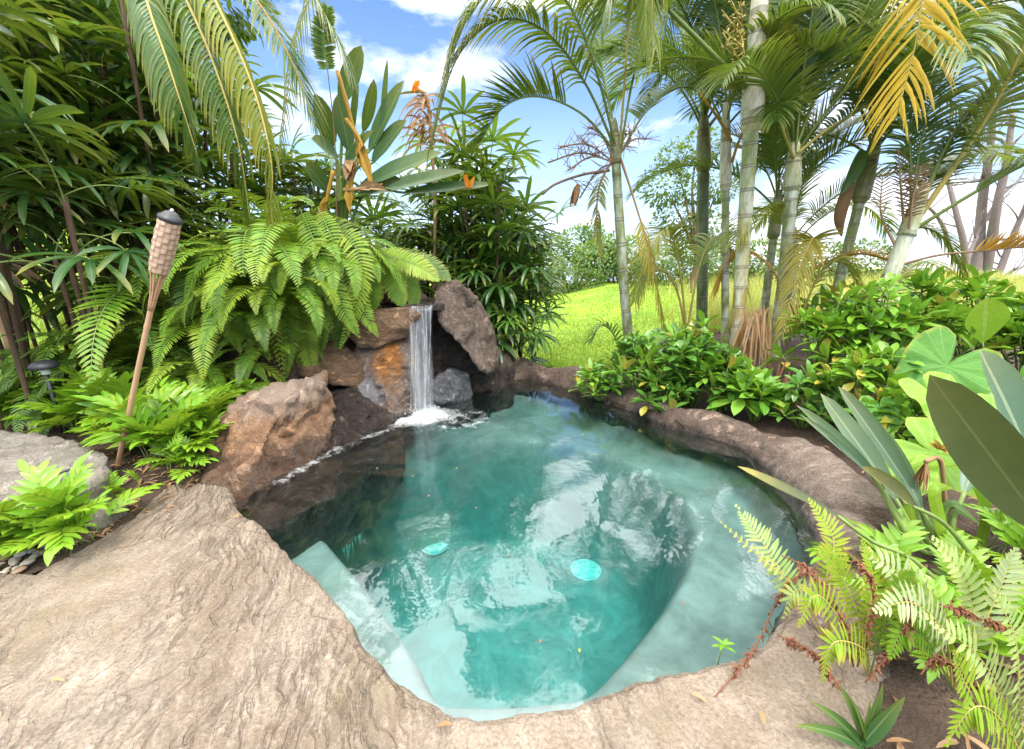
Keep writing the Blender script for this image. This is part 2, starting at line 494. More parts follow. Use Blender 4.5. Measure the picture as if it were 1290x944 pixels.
# more cloud overhead and low on the right, a clear blue field in the middle of the picture
up = W_.ramp(sx.outputs[2], [(0.42, 0.0), (0.55, 1.0)])
rt = W_.ramp(W_.math('MULTIPLY_ADD', sx.outputs[2], -0.9, sx.outputs[0]), [(0.12, 0.0), (0.55, 1.0)])
cov = W_.math('ADD', W_.math('MULTIPLY_ADD', n2, 0.35, n1), W_.math('MULTIPLY_ADD', up, 0.46, W_.math('MULTIPLY', rt, 0.10)))
mask = W_.ramp(cov, [(0.71, 0.0), (0.81, 0.85), (0.92, 1.0)])
haze = W_.ramp(sx.outputs[2], [(0.0, 1.0), (0.10, 0.62), (0.30, 0.12), (0.5, 0.0)])
skc = W_.mix(1.0, sky.outputs[0], SKY_TINT, 'MULTIPLY')
c = W_.mix(W_.math('MULTIPLY', haze, 0.8), skc, HAZE_COL)
shade = W_.ramp(W_.noise(cvm, 3.0, 5, 0.6), [(0.3, 0.72), (0.6, 1.0)])
bright = W_.ramp(sx.outputs[2], [(0.40, 1.0), (0.56, 0.0)])      # thin sunlit cloud overhead, outside the picture but mirrored in the pool
c = W_.mix(mask, c, W_.mix(1.0, W_.mix(bright, CLOUD_TOP, CLOUD_COL), shade, 'MULTIPLY'))
bg = W_.n('ShaderNodeBackground', {'Color': c, 'Strength': SKY_STRENGTH})
wo = W_.n('ShaderNodeOutputWorld')
wt.links.new(bg.outputs[0], wo.inputs[0])

scene.render.engine = 'CYCLES'
scene.view_settings.view_transform = 'Standard'
scene.view_settings.look = 'None'
scene.view_settings.exposure = EXPOSURE
scene.view_settings.gamma = 1
cy = scene.cycles
cy.max_bounces, cy.diffuse_bounces, cy.glossy_bounces, cy.transmission_bounces, cy.transparent_max_bounces, cy.volume_bounces = 8, 4, 3, 6, 12, 1
cy.caustics_reflective = cy.caustics_refractive = False
cy.use_denoising = True

# ------------------------------------------------------------------ pool outline and terrain
def poly_sd(px, py, poly):
    """signed distance (negative inside) of numpy points to a polygon"""
    px, py = np.asarray(px, float), np.asarray(py, float)
    d = np.full(px.shape, 1e9)
    ins = np.zeros(px.shape, bool)
    n = len(poly)
    for i in range(n):
        ax, ay = poly[i][0], poly[i][1]
        bx, by = poly[(i + 1) % n][0], poly[(i + 1) % n][1]
        ex, ey = bx - ax, by - ay
        t = np.clip(((px - ax) * ex + (py - ay) * ey) / (ex * ex + ey * ey + 1e-12), 0, 1)
        d = np.minimum(d, np.hypot(px - ax - t * ex, py - ay - t * ey))
        cr = ((ay > py) != (by > py)) & (px < (bx - ax) * (py - ay) / (by - ay + 1e-12) + ax)
        ins ^= cr
    return np.where(ins, -d, d)


POOL_PX = [(300, 640), (345, 606), (400, 575), (455, 552), (500, 534), (545, 512), (580, 495), (620, 483), (660, 480), (700, 487), (745, 503), (800, 521), (845, 540),
           (895, 552), (935, 566), (970, 598), (1000, 630), (1015, 675), (1010, 715), (985, 765), (955, 803), (925, 824), (870, 840), (790, 860), (700, 888), (640, 894), (590, 897),
           (560, 886), (500, 847), (457, 804), (440, 775), (415, 745), (385, 715), (345, 672), (320, 655)]
POOL = [at(x, y, 0) for x, y in POOL_PX]
POOL = [V((p.x, p.y, 0)) for p in catmull(POOL, 160, True)]
DEEP_PX = [(400, 600), (440, 585), (520, 562), (600, 552), (700, 556), (790, 580), (850, 615), (872, 660), (868, 700), (845, 745), (800, 805), (745, 862), (690, 872), (600, 876),
           (548, 868), (515, 812), (478, 757), (432, 702), (395, 655), (385, 630)]
DEEP = [at(x, y, -0.33) for x, y in DEEP_PX]
DEEP = [V((p.x, p.y, 0)) for p in catmull(DEEP, 120, True)]


def grid_mesh(name, xs, ys, zf, mats, cols=None, keep=None, smooth=True):
    X, Y = np.meshgrid(xs, ys)
    Z = zf(X, Y)
    nx, ny = len(xs), len(ys)
    idx = np.arange(nx * ny).reshape(ny, nx)
    q = np.stack([idx[:-1, :-1], idx[:-1, 1:], idx[1:, 1:], idx[1:, :-1]], -1).reshape(-1, 4)
    if keep is not None:
        k = keep(X, Y).ravel()
        q = q[k[q].all(1)]
        used = np.unique(q)
        remap = -np.ones(nx * ny, int); remap[used] = np.arange(len(used))
        q = remap[q]
    else:
        used = np.arange(nx * ny)
    vs = np.stack([X.ravel(), Y.ravel(), Z.ravel()], -1)[used]
    me = bpy.data.meshes.new(name)
    me.from_pydata(vs.tolist(), [], q.tolist())
    for m in mats: me.materials.append(m)
    me.polygons.foreach_set('use_smooth', [smooth] * len(me.polygons))
    if cols is not None:
        cc = cols(vs[:, 0], vs[:, 1], vs[:, 2])
        ca = me.color_attributes.new('lf', 'FLOAT_COLOR', 'POINT')
        ca.data.foreach_set('color', np.asarray(cc, np.float32).ravel())
    me.update()
    return me


def nsm(a, b, x):
    t = np.clip((x - a) / (b - a), 0, 1)
    return t * t * (3 - 2 * t)


def gau(x, y, cx, cy_, rx, ry):
    return np.exp(-((x - cx) / rx) ** 2 - ((y - cy_) / ry) ** 2)


def terrain(x, y):
    x, y = np.asarray(x, float), np.asarray(y, float)
    z = 0.03 + 0.30 * nsm(6, 18, y) + 0.10 * nsm(1.6, 3.0, np.abs(x)) * nsm(1.0, 3.0, y)
    z = z + 2.2 * nsm(3.5, 11, -x) * nsm(6, 15, y)
    z = z + 0.30 * nsm(1.8, 4.0, x) * nsm(2.5, 5.0, y)
    z = z + 0.22 * gau(x, y, 13.5, 17, 6.0, 8.0) - 0.12 * gau(x, y, 5, 17, 4, 6)
    z = z - 0.9 * nsm(15, 24, x)
    yb = 4.28 - 0.62 * nsm(1.55, 2.2, -x)
    z = z + nsm(yb, yb + .35, y) * np.minimum(1.12, 1.5 * gau(x, y, -1.5, 5.3, 0.75, 0.66) + 1.45 * gau(x, y, -2.1, 4.55, 0.72, 0.60) + 0.7 * gau(x, y, -3.0, 5.0, 0.9, 0.8))
    z = z - 60 * nsm(24, 400, np.hypot(x, np.maximum(y, 0)) ) - 1.5 * nsm(20, 34, np.hypot(x, y))
    z = z + 0.02 * np.sin(x * 2.1 + y) * np.sin(y * 1.7 - x * .6)
    return z


def tz(x, y): return float(terrain(x, y))


def terrain_cut(x, y):
    z = terrain(x, y)
    sd = poly_sd(x, y, POOL)
    return np.where(sd < 0.10, -1.8, z)


def graded(lo, hi, a, b, step, g=1.12):
    mid = list(np.arange(a, b + 1e-6, step))
    up_, s = [], step
    p = mid[-1]
    while p < hi:
        s *= g; p += s; up_.append(min(p, hi))
    dn, s = [], step
    p = mid[0]
    while p > lo:
        s *= g; p -= s; dn.append(max(p, lo))
    return np.array(dn[::-1] + mid + up_)


t = NT('lawn and soil')
oc = t.coord('Object')
a_ = t.n('ShaderNodeAttribute', attribute_name='lf')
sp = t.n('ShaderNodeSeparateColor', {0: a_.outputs['Color']})
g1, g2 = t.noise(oc, 1.2, 6, 0.6), t.noise(oc, 14, 5, 0.65)
gc = t.mix(t.ramp(t.math('ADD', t.math('MULTIPLY', g1, .6), t.math('MULTIPLY', g2, .4)), [(0.35, 0.0), (0.65, 1.0)]), (0.13, 0.27, 0.014), (0.36, 0.50, 0.03))
gc = t.mix(sp.outputs[1], gc, t.mix(g2, (0.26, 0.28, 0.06), (0.44, 0.42, 0.14)))
sc_ = t.mix(t.noise(oc, 9, 6, 0.65), (0.035, 0.022, 0.014), (0.13, 0.08, 0.05))
col = t.mix(t.ramp(t.math('ADD', sp.outputs[0], t.math('MULTIPLY', t.math('SUBTRACT', g2, .5), 0.5)), [(0.4, 0.0), (0.6, 1.0)]), gc, sc_)
M['ground'] = t.done(t.pbsdf(Base_Color=col, Roughness=0.95, Normal=t.bump(t.math('ADD', g2, t.noise(oc, 60, 3)), 0.9, 0.06)))


def ground_cols(x, y, z):
    soil = np.maximum(nsm(6.6, 5.4, y - 0.15 * np.maximum(x, 0)), nsm(0.9, 0.5, np.hypot(x - 3.8, (y - 6.0) / 1.4) / 2.2))
    soil = np.maximum(soil, np.minimum(1, 1.4 * gau(x, y, -1.6, 5.2, 1.1, 1.0)))
    dry = nsm(6.5, 10, x) * nsm(7, 10, y) + 0.45 * nsm(3.5, 7, -x) * nsm(6, 9, y)
    return np.stack([soil, np.clip(dry, 0, 1), 0 * x, 0 * x + 1], -1)


gx, gy = graded(-400, 400, -4.5, 4.5, 0.075), graded(-12, 420, -1.5, 7.5, 0.075)
tag(obj('ground', grid_mesh('ground', gx, gy, terrain_cut, [M['ground']], ground_cols)), kind='structure')

# pool shell: benches 0.33 m under the water, floor 0.95 m
t = NT('pool plaster')
oc = t.coord('Object')
p1, p2 = t.noise(oc, 3.5, 8, 0.7, .5), t.noise(oc, 42, 5, 0.7)
col = t.mix(t.ramp(p1, [(0.35, 0), (0.65, 1)]), (0.20, 0.18, 0.168), (0.42, 0.385, 0.36))
col = t.mix(t.math('MULTIPLY', p2, 0.4), col, (0.25, 0.27, 0.26))
M['plaster'] = t.done(t.pbsdf(Base_Color=col, Roughness=0.8, Normal=t.bump(p2, 0.3, 0.01)))


def shell_z(X, Y):
    so_, sd_ = poly_sd(X, Y, POOL), poly_sd(X, Y, DEEP)
    wob = 0.012 * np.sin(X * 5 + Y * 3) + 0.01 * np.sin(Y * 7 - X * 4)
    z = -0.36 + wob * 0.6
    z = np.where(sd_ < 0.06, z + (FLOOR + 0.36 + wob) * nsm(0.04, -0.30, sd_), z)
    z = np.where(so_ > -0.05, z + 0.16 * nsm(-0.05, 0.08, so_), z)
    return z


xs_, ys_ = np.arange(-2.2, 2.3, 0.022), np.arange(0.85, 5.7, 0.022)
tag(obj('pool_shell', grid_mesh('pool_shell', xs_, ys_, shell_z, [M['plaster']], keep=lambda X, Y: poly_sd(X, Y, POOL) < 0.12)), kind='structure')

# water
FALL = at(526, 520, 0)


def ripple(X, Y):
    d = np.hypot(X - FALL.x, Y - FALL.y)
    return (0.010 * np.exp(-d / 0.55) * np.sin(d * 34) + 0.0022 * np.exp(-d / 1.3) * np.sin(d * 21 + X * 3)
            + 0.0016 * np.sin(X * 9 + Y * 4 + 1.5 * np.sin(Y * 3)) + 0.0012 * np.sin(Y * 13 - X * 5 + np.sin(X * 4)))


def foam_attr(x, y, z):
    d = np.hypot((x - FALL.x - 0.02) / 0.36, (y - FALL.y + 0.08) / 0.26)
    f = 0.85 * nsm(2.4, 0.1, d)
    def seg(pts, wd):
        b = np.full(x.shape, 9.0)
        for (p, q) in zip(pts[:-1], pts[1:]):
            e = q - p
            tt = np.clip(((x - p.x) * e.x + (y - p.y) * e.y) / (e.x ** 2 + e.y ** 2), 0, 1)
            b = np.minimum(b, np.hypot(x - p.x - tt * e.x, y - p.y - tt * e.y))
        return nsm(wd, 0, b)
    f = np.maximum(f, 0.50 * seg([at(*q) for q in [(520, 530), (470, 548), (425, 566), (385, 588), (355, 606)]], 0.20))
    f = np.maximum(f, 0.62 * seg([at(*q) for q in [(535, 528), (570, 519), (605, 532)]], 0.05))
    f = np.maximum(f, 0.50 * seg([at(*q) for q in [(530, 536), (560, 531), (610, 533), (640, 540)]], 0.06))
    f = np.maximum(f, 0.46 * nsm(0.9, 0.2, np.hypot((x - FALL.x - .35) / 1.2, (y - FALL.y + .2) / .8)))
    return np.stack([np.clip(f, 0, 1)] * 3 + [0 * x + 1], -1)


t = NT('pool water')
oc = t.coord('Object')
wn = t.math('ADD', t.noise(t.mapping(oc, (1, 0.55, 1)), 5.0, 3, 0.5, 0.6), t.math('MULTIPLY', t.noise(oc, 18, 2, 0.5), 0.22))
nb = t.bump(wn, 0.06, 0.05)
fr = t.n('ShaderNodeFresnel', {'IOR': WATER_IOR, 'Normal': nb})
gl = t.n('ShaderNodeBsdfGlossy', {'Color': (1, 1, 1), 'Roughness': 0.055, 'Normal': nb})
tr = t.n('ShaderNodeBsdfTransparent', {'Color': (0.97, 0.99, 0.98)})
ws = t.n('ShaderNodeMixShader', {0: fr.outputs[0], 1: tr.outputs[0], 2: gl.outputs[0]})
fa = t.n('ShaderNodeAttribute', attribute_name='lf')
fn = t.math('ADD', t.math('MULTIPLY', t.noise(oc, 9, 6, 0.75, 0.8), .7), t.math('MULTIPLY', t.noise(oc, 50, 4, 0.7), .3))
fm = t.ramp(t.math('ADD', fa.outputs['Fac'], t.math('MULTIPLY', t.math('SUBTRACT', fn, 0.5), 1.5)), [(0.45, 0.0), (0.95, 0.75)])
fd = t.n('ShaderNodeBsdfDiffuse', {'Color': (0.86, 0.88, 0.88)})
ws2 = t.n('ShaderNodeMixShader', {0: fm, 1: ws.outputs[0], 2: fd.outputs[0]})
M['water'] = t.done(ws2.outputs[0])
va = t.n('ShaderNodeVolumeAbsorption', {'Color': WATER_COL, 'Density': WATER_DENS})
vs_ = t.n('ShaderNodeVolumeScatter', {'Color': (0.62, 0.92, 0.88), 'Density': WATER_SCAT})
vv = t.n('ShaderNodeAddShader', {0: va.outputs[0], 1: vs_.outputs[0]})
t.t.links.new(vv.outputs[0], t.out.inputs[1])

wm = grid_mesh('pool_water', np.arange(-2.25, 2.4, 0.03), np.arange(0.85, 5.8, 0.03), ripple, [M['water']], foam_attr, keep=lambda X, Y: poly_sd(X, Y, POOL) < 0.09)
bm = bmesh.new(); bm.from_mesh(wm)
ret = bmesh.ops.extrude_face_region(bm, geom=bm.faces[:])
for v in [g for g in ret['geom'] if isinstance(g, bmesh.types.BMVert)]:
    v.co.z = -1.7
bmesh.ops.recalc_face_normals(bm, faces=bm.faces[:])
bm.to_mesh(wm); bm.free()
tag(obj('pool_water', wm), kind='structure')

# ------------------------------------------------------------------ deck: carved concrete sheet, lofted from the pool lip outwards
DECK = [((258, 606), (215, 610)), ((280, 609), (196, 622)), ((292, 616), (185, 632)), ((298, 640), (168, 650)), ((330, 660), (120, 680)), ((352, 685), (60, 712)), ((388, 716), (0, 736)),
        ((418, 747), (-2.9, 1.7)), ((441, 776), (-3.6, 1.2)), ((458, 806), (-3.4, 0.2)), ((500, 848), (-2.6, -1.2)), ((545, 880), (-1.2, -1.6)), ((590, 899), (-0.3, -1.6)), ((640, 896), (0.3, -1.5)), ((700, 889), (0.9, -1.2)),
        ((755, 872), (1.3, -0.4)), ((800, 857), (985, 1060)), ((870, 838), (1060, 1000)), ((925, 822), (1090, 930)), ((950, 812), (1100, 890)), ((972, 795), (1110, 850)), ((990, 772), (1090, 790))]
def dpt(q): return V((q[0], q[1], 0)) if abs(q[0]) < 20 and abs(q[1]) < 20 else V(at(q[0], q[1], 0.10)).to_2d().to_3d()
NI, NJ = 560, 210
inner = catmull([dpt(a) for a, b in DECK], NI)
outer = catmull([dpt(b) for a, b in DECK], NI)
mb = MB()
lip = [(-0.05, -0.55), (-0.03, -0.30), (-0.02, -0.14), (-0.004, -0.055), (0.004, -0.025), (0.016, -0.009), (0.035, -0.002)]
GD = (V(at(385, 640, .1)) - V(at(290, 900, .1))).normalized()
for i in range(NI + 1):
    a, b = inner[i], outer[i]
    e = (b - a)
    ln = e.length
    e = e / max(ln, 1e-6)
    jag = 0.022 * noise.noise(V((a.x * 4, a.y * 4, 3))) + 0.012 * noise.noise(V((a.x * 13, a.y * 13, 7))) + 0.006 * noise.noise(V((a.x * 40, a.y * 40, 2)))
    row = []
    for j in range(NJ):
        if j < len(lip):
            off, dz = lip[j]
        else:
            tt = (j - len(lip) + 1) / (NJ - len(lip))
            off, dz = 0.035 + (ln - 0.035) * tt ** 1.25, 0
            if j == NJ - 1: dz = -0.12
            elif j == NJ - 2: dz = -0.02
        p = a + e * (off + jag * max(0, 1 - off / 0.3))
        u_, v_ = p.x * GD.y - p.y * GD.x, p.x * GD.x + p.y * GD.y
        wv = 0.11 * noise.noise(V((p.x * 1.9, p.y * 1.9, 9))) + 0.028 * noise.noise(V((p.x * 6, p.y * 6, 5)))
        gr = noise.noise(V(((u_ + wv * 1.6) * 17, v_ * 2.8, 1)))
        g2_ = noise.noise(V(((u_ + wv * 1.4) * 55, v_ * 7, 4)))
        amt = 0.15 + 0.85 * sm(-0.40, 0.30, noise.noise(V((p.x * 1.5, p.y * 1.5, 20))) + 0.16) * (1 - .6 * sm(-0.1, .7, p.x))
        z = 0.10 + dz + 0.02 * noise.noise(V((p.x * 1.2, p.y * 1.2, 0))) + 0.008 * noise.noise(V((p.x * 5, p.y * 5, 2)))
        g3_ = noise.noise(V(((u_ + wv * 1.2) * 33, v_ * 3.6, 14)))
        gd = amt * min(1.0, max(0, 0.16 - abs(gr)) / 0.16 + 0.8 * max(0, 0.17 - abs(g3_)) / 0.17 + 0.45 * max(0, 0.2 - abs(g2_)) / 0.2)
        z += -0.0095 * gd + amt * 0.004 * noise.noise(V(((u_ + wv) * 14, v_ * 2.2, 31)))
        row.append(mb.vert((p.x, p.y, z), (0, amt, gd, 1)))
    if i:
        for j in range(NJ - 1):
            mb.face((prow[j], row[j], row[j + 1], prow[j + 1]))
    prow = row
t = NT('carved concrete deck')
oc = t.coord('Object')
at_ = t.n('ShaderNodeAttribute', attribute_name='lf')
sga = t.n('ShaderNodeSeparateColor', {0: at_.outputs['Color']})
ga, gdirt = sga.outputs[1], sga.outputs[2]
ang = math.atan2(GD.x, GD.y)
warp = t.n('ShaderNodeVectorMath', {0: oc, 1: t.n('ShaderNodeVectorMath', {0: t.noise(oc, 2.2, 3, out=1), 1: (0.30, 0.30, 0)}, operation='MULTIPLY').outputs[0]}, operation='ADD').outputs[0]
gm = t.mapping(t.mapping(warp, rot=(0, 0, ang)), (13, 2.6, 1))
gn = t.noise(gm, 1.0, 5, 0.6, 0.3)
groove = t.ramp(t.math('ABSOLUTE', t.math('SUBTRACT', gn, 0.5)), [(0.0, 0.0), (0.034, 1.0)])
groove = t.math('SUBTRACT', 1.0, t.math('MULTIPLY', t.math('SUBTRACT', 1.0, groove), ga))
b1, b2, b3 = t.noise(oc, 1.6, 5, 0.62), t.noise(oc, 7, 6, 0.68), t.noise(oc, 85, 4, 0.7)
col = t.ramp(t.math('ADD', t.math('MULTIPLY', b1, .5), t.math('MULTIPLY', b2, .5)), [(0.33, (0.18, 0.128, 0.084)), (0.5, (0.29, 0.228, 0.168)), (0.66, (0.405, 0.337, 0.262))])
col = t.mix(t.ramp(b3, [(0.36, 0.6), (0.5, 0.0)]), col, (0.14, 0.10, 0.07))
col = t.mix(t.ramp(b3, [(0.56, 0.0), (0.7, 0.45)]), col, (0.52, 0.46, 0.40))
col = t.mix(t.math('MULTIPLY', t.math('SUBTRACT', 1.0, groove), 0.10), col, (0.14, 0.10, 0.07))
col = t.mix(t.math('MULTIPLY', gdirt, t.math('MULTIPLY_ADD', b2, 1.1, 0.0)), col, (0.13, 0.093, 0.066))
blot = t.ramp(t.noise(oc, 3.4, 7, 0.72, 0.5), [(0.52, 0.0), (0.66, 0.5)])
col = t.mix(blot, col, (0.13, 0.105, 0.08))
ms_ = t.ramp(t.noise(oc, 2.3, 5, 0.65), [(0.56, 0.0), (0.68, 0.5)])
col = t.mix(ms_, col, (0.22, 0.175, 0.10))
vc = t.n('ShaderNodeTexVoronoi', {'Vector': t.mix(0.25, oc, t.noise(oc, 3, 4, out=1)), 'Scale': 1.1}, feature='DISTANCE_TO_EDGE')
crk = t.ramp(vc.outputs['Distance'], [(0.0, 0.0), (0.006, 1.0)])
col = t.mix(t.math('MULTIPLY', t.math('SUBTRACT', 1.0, crk), 0.45), col, (0.12, 0.08, 0.055))
hh = t.math('ADD', t.math('MULTIPLY', groove, 0.5), t.math('ADD', t.math('MULTIPLY', b3, 0.45), t.math('ADD', t.math('MULTIPLY', b2, 0.9), t.math('MULTIPLY', crk, 0.25))))
hh = t.math('ADD', hh, t.math('MULTIPLY', t.noise(oc, 32, 5, .75), 0.8))
M['deck'] = t.done(t.pbsdf(Base_Color=col, Roughness=0.9, Specular_IOR_Level=0.25, Normal=t.bump(hh, 0.9, 0.028)))
tag(obj('pool_deck', mb.mesh('pool_deck', [M['deck']])), kind='structure')

# ------------------------------------------------------------------ rocks
def hull_rock(name, pts, label, mat, cat='rock', group=None, amp=0.035, edge=0.036, seed=0, smooth_it=4, fine=0.012, subdiv=4, strata=0.0):
    bm = bmesh.new()
    for p in pts: bm.verts.new(p)
    r = bmesh.ops.convex_hull(bm, input=bm.verts[:])
    bmesh.ops.delete(bm, geom=[g for g in r['geom_interior'] if isinstance(g, bmesh.types.BMVert)], context='VERTS')
    bmesh.ops.triangulate(bm, faces=bm.faces[:])
    for _ in range(7):
        es = [e for e in bm.edges if e.calc_length() > edge]
        if not es: break
        bmesh.ops.subdivide_edges(bm, edges=es, cuts=1)
        bmesh.ops.triangulate(bm, faces=[f for f in bm.faces if len(f.verts) > 3])
        if len(bm.verts) > 16000: break
    for _ in range(smooth_it): bmesh.ops.smooth_vert(bm, verts=bm.verts[:], factor=0.5)
    bm.normal_update()
    so3 = V((seed * 3.1, seed * 1.7, seed))
    mv = []
    for v in bm.verts:
        q = v.co
        h = amp * (noise.fractal(q * 2.6 + so3, 0.8, 2.0, 4) * 0.8)
        for fs, fk in ((2.6, 1.5), (6.0, .55)):
            qq = q * fs + so3 + V((.12 * noise.noise(q * 6), .12 * noise.noise(q * 6 + V((9, 0, 0))), 0))
            sd3 = noise.voronoi(qq)[1][0]
            dv = noise.noise_vector(sd3 * 5.3 + V((1.7, .3, 4.1)))
            h += amp * fk * ((qq - sd3).dot(dv) + .25 * dv.x)
        h += fine * 1.2 * noise.ridged_multi_fractal(q * 7 + so3, 1.0, 2.1, 4, 1.0, 2.0) * .5
        h += amp * 0.4 * (0.5 - abs(noise.noise(q * 3.4 + so3 * 2))) * 1.0
        h += fine * noise.fractal(q * 13 + so3, 0.7, 2.0, 3)
        if strata: h += strata * (0.5 - abs(noise.noise(V((q.x * 1.5, q.y * 1.5, q.z * 14)) + so3)))
        mv.append(v.co + v.normal * h)
    for v, c in zip(bm.verts, mv): v.co = c
    cen = sum((v.co for v in bm.verts), V()) / len(bm.verts)
    me = bm_mesh(name, bm, mat)
    o = obj(name, me)
    return tag(o, label, cat, group)


def pix(l): return [P(*q) for q in l]
def back(pts, dy, shrink=0.85):
    c = sum(pts, V()) / len(pts)
    return pts + [V(((p.x - c.x) * shrink + c.x, p.y + dy, (p.z - c.z) * shrink + c.z)) for p in pts]


BR = [(0.06, 0.035, 0.025), (0.20, 0.11, 0.06), (0.32, 0.21, 0.14), (0.42, 0.34, 0.27)]
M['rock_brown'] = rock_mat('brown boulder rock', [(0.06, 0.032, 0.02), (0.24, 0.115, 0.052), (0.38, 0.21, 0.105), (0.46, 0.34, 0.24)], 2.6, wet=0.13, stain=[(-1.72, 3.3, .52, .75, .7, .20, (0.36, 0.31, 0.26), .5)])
M['rock_rim'] = rock_mat('brown rim rock', [(0.07, 0.045, 0.033), (0.20, 0.13, 0.095), (0.33, 0.23, 0.17), (0.48, 0.37, 0.29)], 3.2, wet=-0.03, bump=0.8)
M['rock_dark'] = rock_mat('dark wet rock', [(0.018, 0.014, 0.012), (0.045, 0.032, 0.026), (0.10, 0.07, 0.055), (0.2, 0.17, 0.15)], 4, rough=0.35, bump=0.9)
oc_ = P(487, 455, 4.05)
oc2 = P(462, 500, 3.9)
M['rock_orange'] = rock_mat('orange stained rock', [(0.06, 0.04, 0.032), (0.18, 0.12, 0.09), (0.36, 0.26, 0.2), (0.55, 0.48, 0.42)], 4, rough=0.5, bump=0.9,
                            stain=[(oc_.x, oc_.y, oc_.z, .16, .6, .42, (0.52, 0.20, 0.03), 0.85), (oc2.x, oc2.y, oc2.z, .2, .5, .22, (0.42, 0.41, 0.42), 0.85)])
M['rock_cap'] = rock_mat('brown cap rock', [(0.05, 0.028, 0.016), (0.20, 0.105, 0.048), (0.36, 0.21, 0.105), (0.46, 0.35, 0.25)], 3.2, bump=0.9, stretch=(1, 1, 2.5))
M['rock_lean'] = rock_mat('grey brown rock', [(0.06, 0.04, 0.028), (0.23, 0.15, 0.105), (0.37, 0.265, 0.20), (0.55, 0.47, 0.41)], 3.4, bump=0.9, wet=0.2)
M['rock_grey'] = rock_mat('grey garden stone', [(0.12, 0.10, 0.085), (0.25, 0.21, 0.17), (0.38, 0.33, 0.27), (0.46, 0.42, 0.36)], 3, moss=0.35)
M['wet_grey'] = rock_mat('wet grey rock', [(0.03, 0.03, 0.03), (0.12, 0.12, 0.125), (0.30, 0.30, 0.31), (0.5, 0.5, 0.5)], 5, rough=0.3, bump=0.9)

f = pix([(262, 540, 2.95), (322, 496, 3.1), (372, 478, 3.3), (404, 486, 3.5), (416, 530, 3.5), (410, 572, 3.25), (254, 590, 2.75), (262, 606, 2.62), (300, 632, 2.5), (350, 603, 2.85)])
f += [V((at(300, 636, 0).x + .0, at(300, 636, 0).y, -.5)), V((at(400, 580, 0).x, at(400, 580, 0).y, -.5)), V((-2.35, 2.75, -.2)), V((-2.3, 3.4, -.1)), V((-1.9, 3.9, 0)), V((-2.15, 3.35, .42)), V((-1.75, 3.9, .5))]
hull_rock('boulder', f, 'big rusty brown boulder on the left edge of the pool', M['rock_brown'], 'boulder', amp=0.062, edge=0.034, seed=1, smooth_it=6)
f = [V((at(x, y, 0).x, at(x, y, 0).y, z)) for x, y in [(285, 650), (322, 662), (405, 612), (455, 585), (505, 540), (400, 570)] for z in (-.55, -.10)]
hull_rock('shade_rock', f, 'added dark rock under the water standing in for shade and reflection of the rusty boulder', M['rock_dark'], 'rock', seed=12)  # added dark rock for the boulder's shade and reflection in the pool
f = pix([(392, 512, 3.65), (440, 505, 3.8), (500, 520, 4.05), (512, 535, 4.0), (455, 556, 3.5), (405, 578, 3.2), (395, 545, 3.4)])
hull_rock('rock', back(f, .7) + [V((p.x, p.y + .1, -.5)) for p in f], 'low dark wet rock shelf between rusty boulder and waterfall base', M['rock_dark'], amp=0.06, seed=2, strata=.03)
f = pix([(455, 430, 4.15), (516, 410, 4.2), (520, 460, 4.15), (512, 520, 4.08), (500, 532, 4.02), (452, 530, 3.9), (432, 500, 3.95), (442, 455, 4.1)])
hull_rock('rock', back(f, .5) + [V((p.x, p.y + .1, -.4)) for p in f[3:6]], 'rock column with orange and white mineral stain left of waterfall', M['rock_orange'], amp=0.06, seed=3, edge=.04, strata=.015)
f = pix([(380, 440, 4.15), (420, 432, 4.2), (456, 455, 4.1), (450, 486, 4.0), (410, 480, 3.9), (380, 470, 3.95)])
hull_rock('rock', back(f, .6), 'shadowed brown rock ledge under the hanging ferns', M['rock_cap'], amp=0.06, seed=4, strata=.03)
f = pix([(440, 402, 4.35), (462, 392, 4.3), (522, 391, 4.12), (527, 397, 4.08), (512, 425, 4.12), (480, 436, 4.08), (452, 436, 4.1), (436, 422, 4.2)])
hull_rock('cap_rock', back(f, .6, .95), 'flat topped brown rock forming the left lip of the waterfall', M['rock_cap'], amp=0.035, seed=5, strata=.02, edge=.035)
f = pix([(576, 358, 4.5), (553, 362, 4.5), (546, 384, 4.34), (556, 405, 4.32), (585, 440, 4.4), (606, 466, 4.55), (622, 470, 4.9), (627, 448, 5.0), (618, 412, 4.95), (600, 378, 4.8)])
hull_rock('rock', back(f, .35), 'tall leaning grey brown rock on right of the waterfall', M['rock_lean'], amp=0.055, seed=6, edge=.04, smooth_it=3)
f = pix([(496, 400, 4.55), (585, 378, 4.65), (608, 440, 4.85), (615, 492, 5.0), (500, 515, 4.5)])
hull_rock('rock', back(f, .5) + [V((p.x, p.y, -.4)) for p in f[-2:]], 'black wet rock wall behind the falling water', M['rock_dark'], amp=0.08, seed=7, edge=.045, strata=.05)
f = pix([(546, 482, 4.5), (566, 468, 4.55), (588, 472, 4.65), (592, 495, 4.65), (570, 503, 4.45), (548, 505, 4.4)])
hull_rock('rock', back(f, .3) + [V((p.x, p.y + .1, -.2)) for p in f[-3:]], 'small wet grey rock at water level right of waterfall', M['wet_grey'], amp=0.04, seed=8, edge=.03)
f = pix([(600, 462, 5.0), (618, 448, 5.1), (640, 452, 5.3), (646, 470, 5.3), (628, 484, 5.1), (598, 486, 4.9)])
hull_rock('rock', back(f, .4) + [V((p.x, p.y + .1, -.3)) for p in f[-3:]], 'rounded brown rock where the far rim meets the leaning rock', M['rock_lean'], amp=0.05, seed=9, edge=.035)
f = pix([(528, 386, 4.16), (556, 384, 4.24), (556, 391, 4.24), (526, 391, 4.14), (505, 388, 4.25), (505, 394, 4.25)])
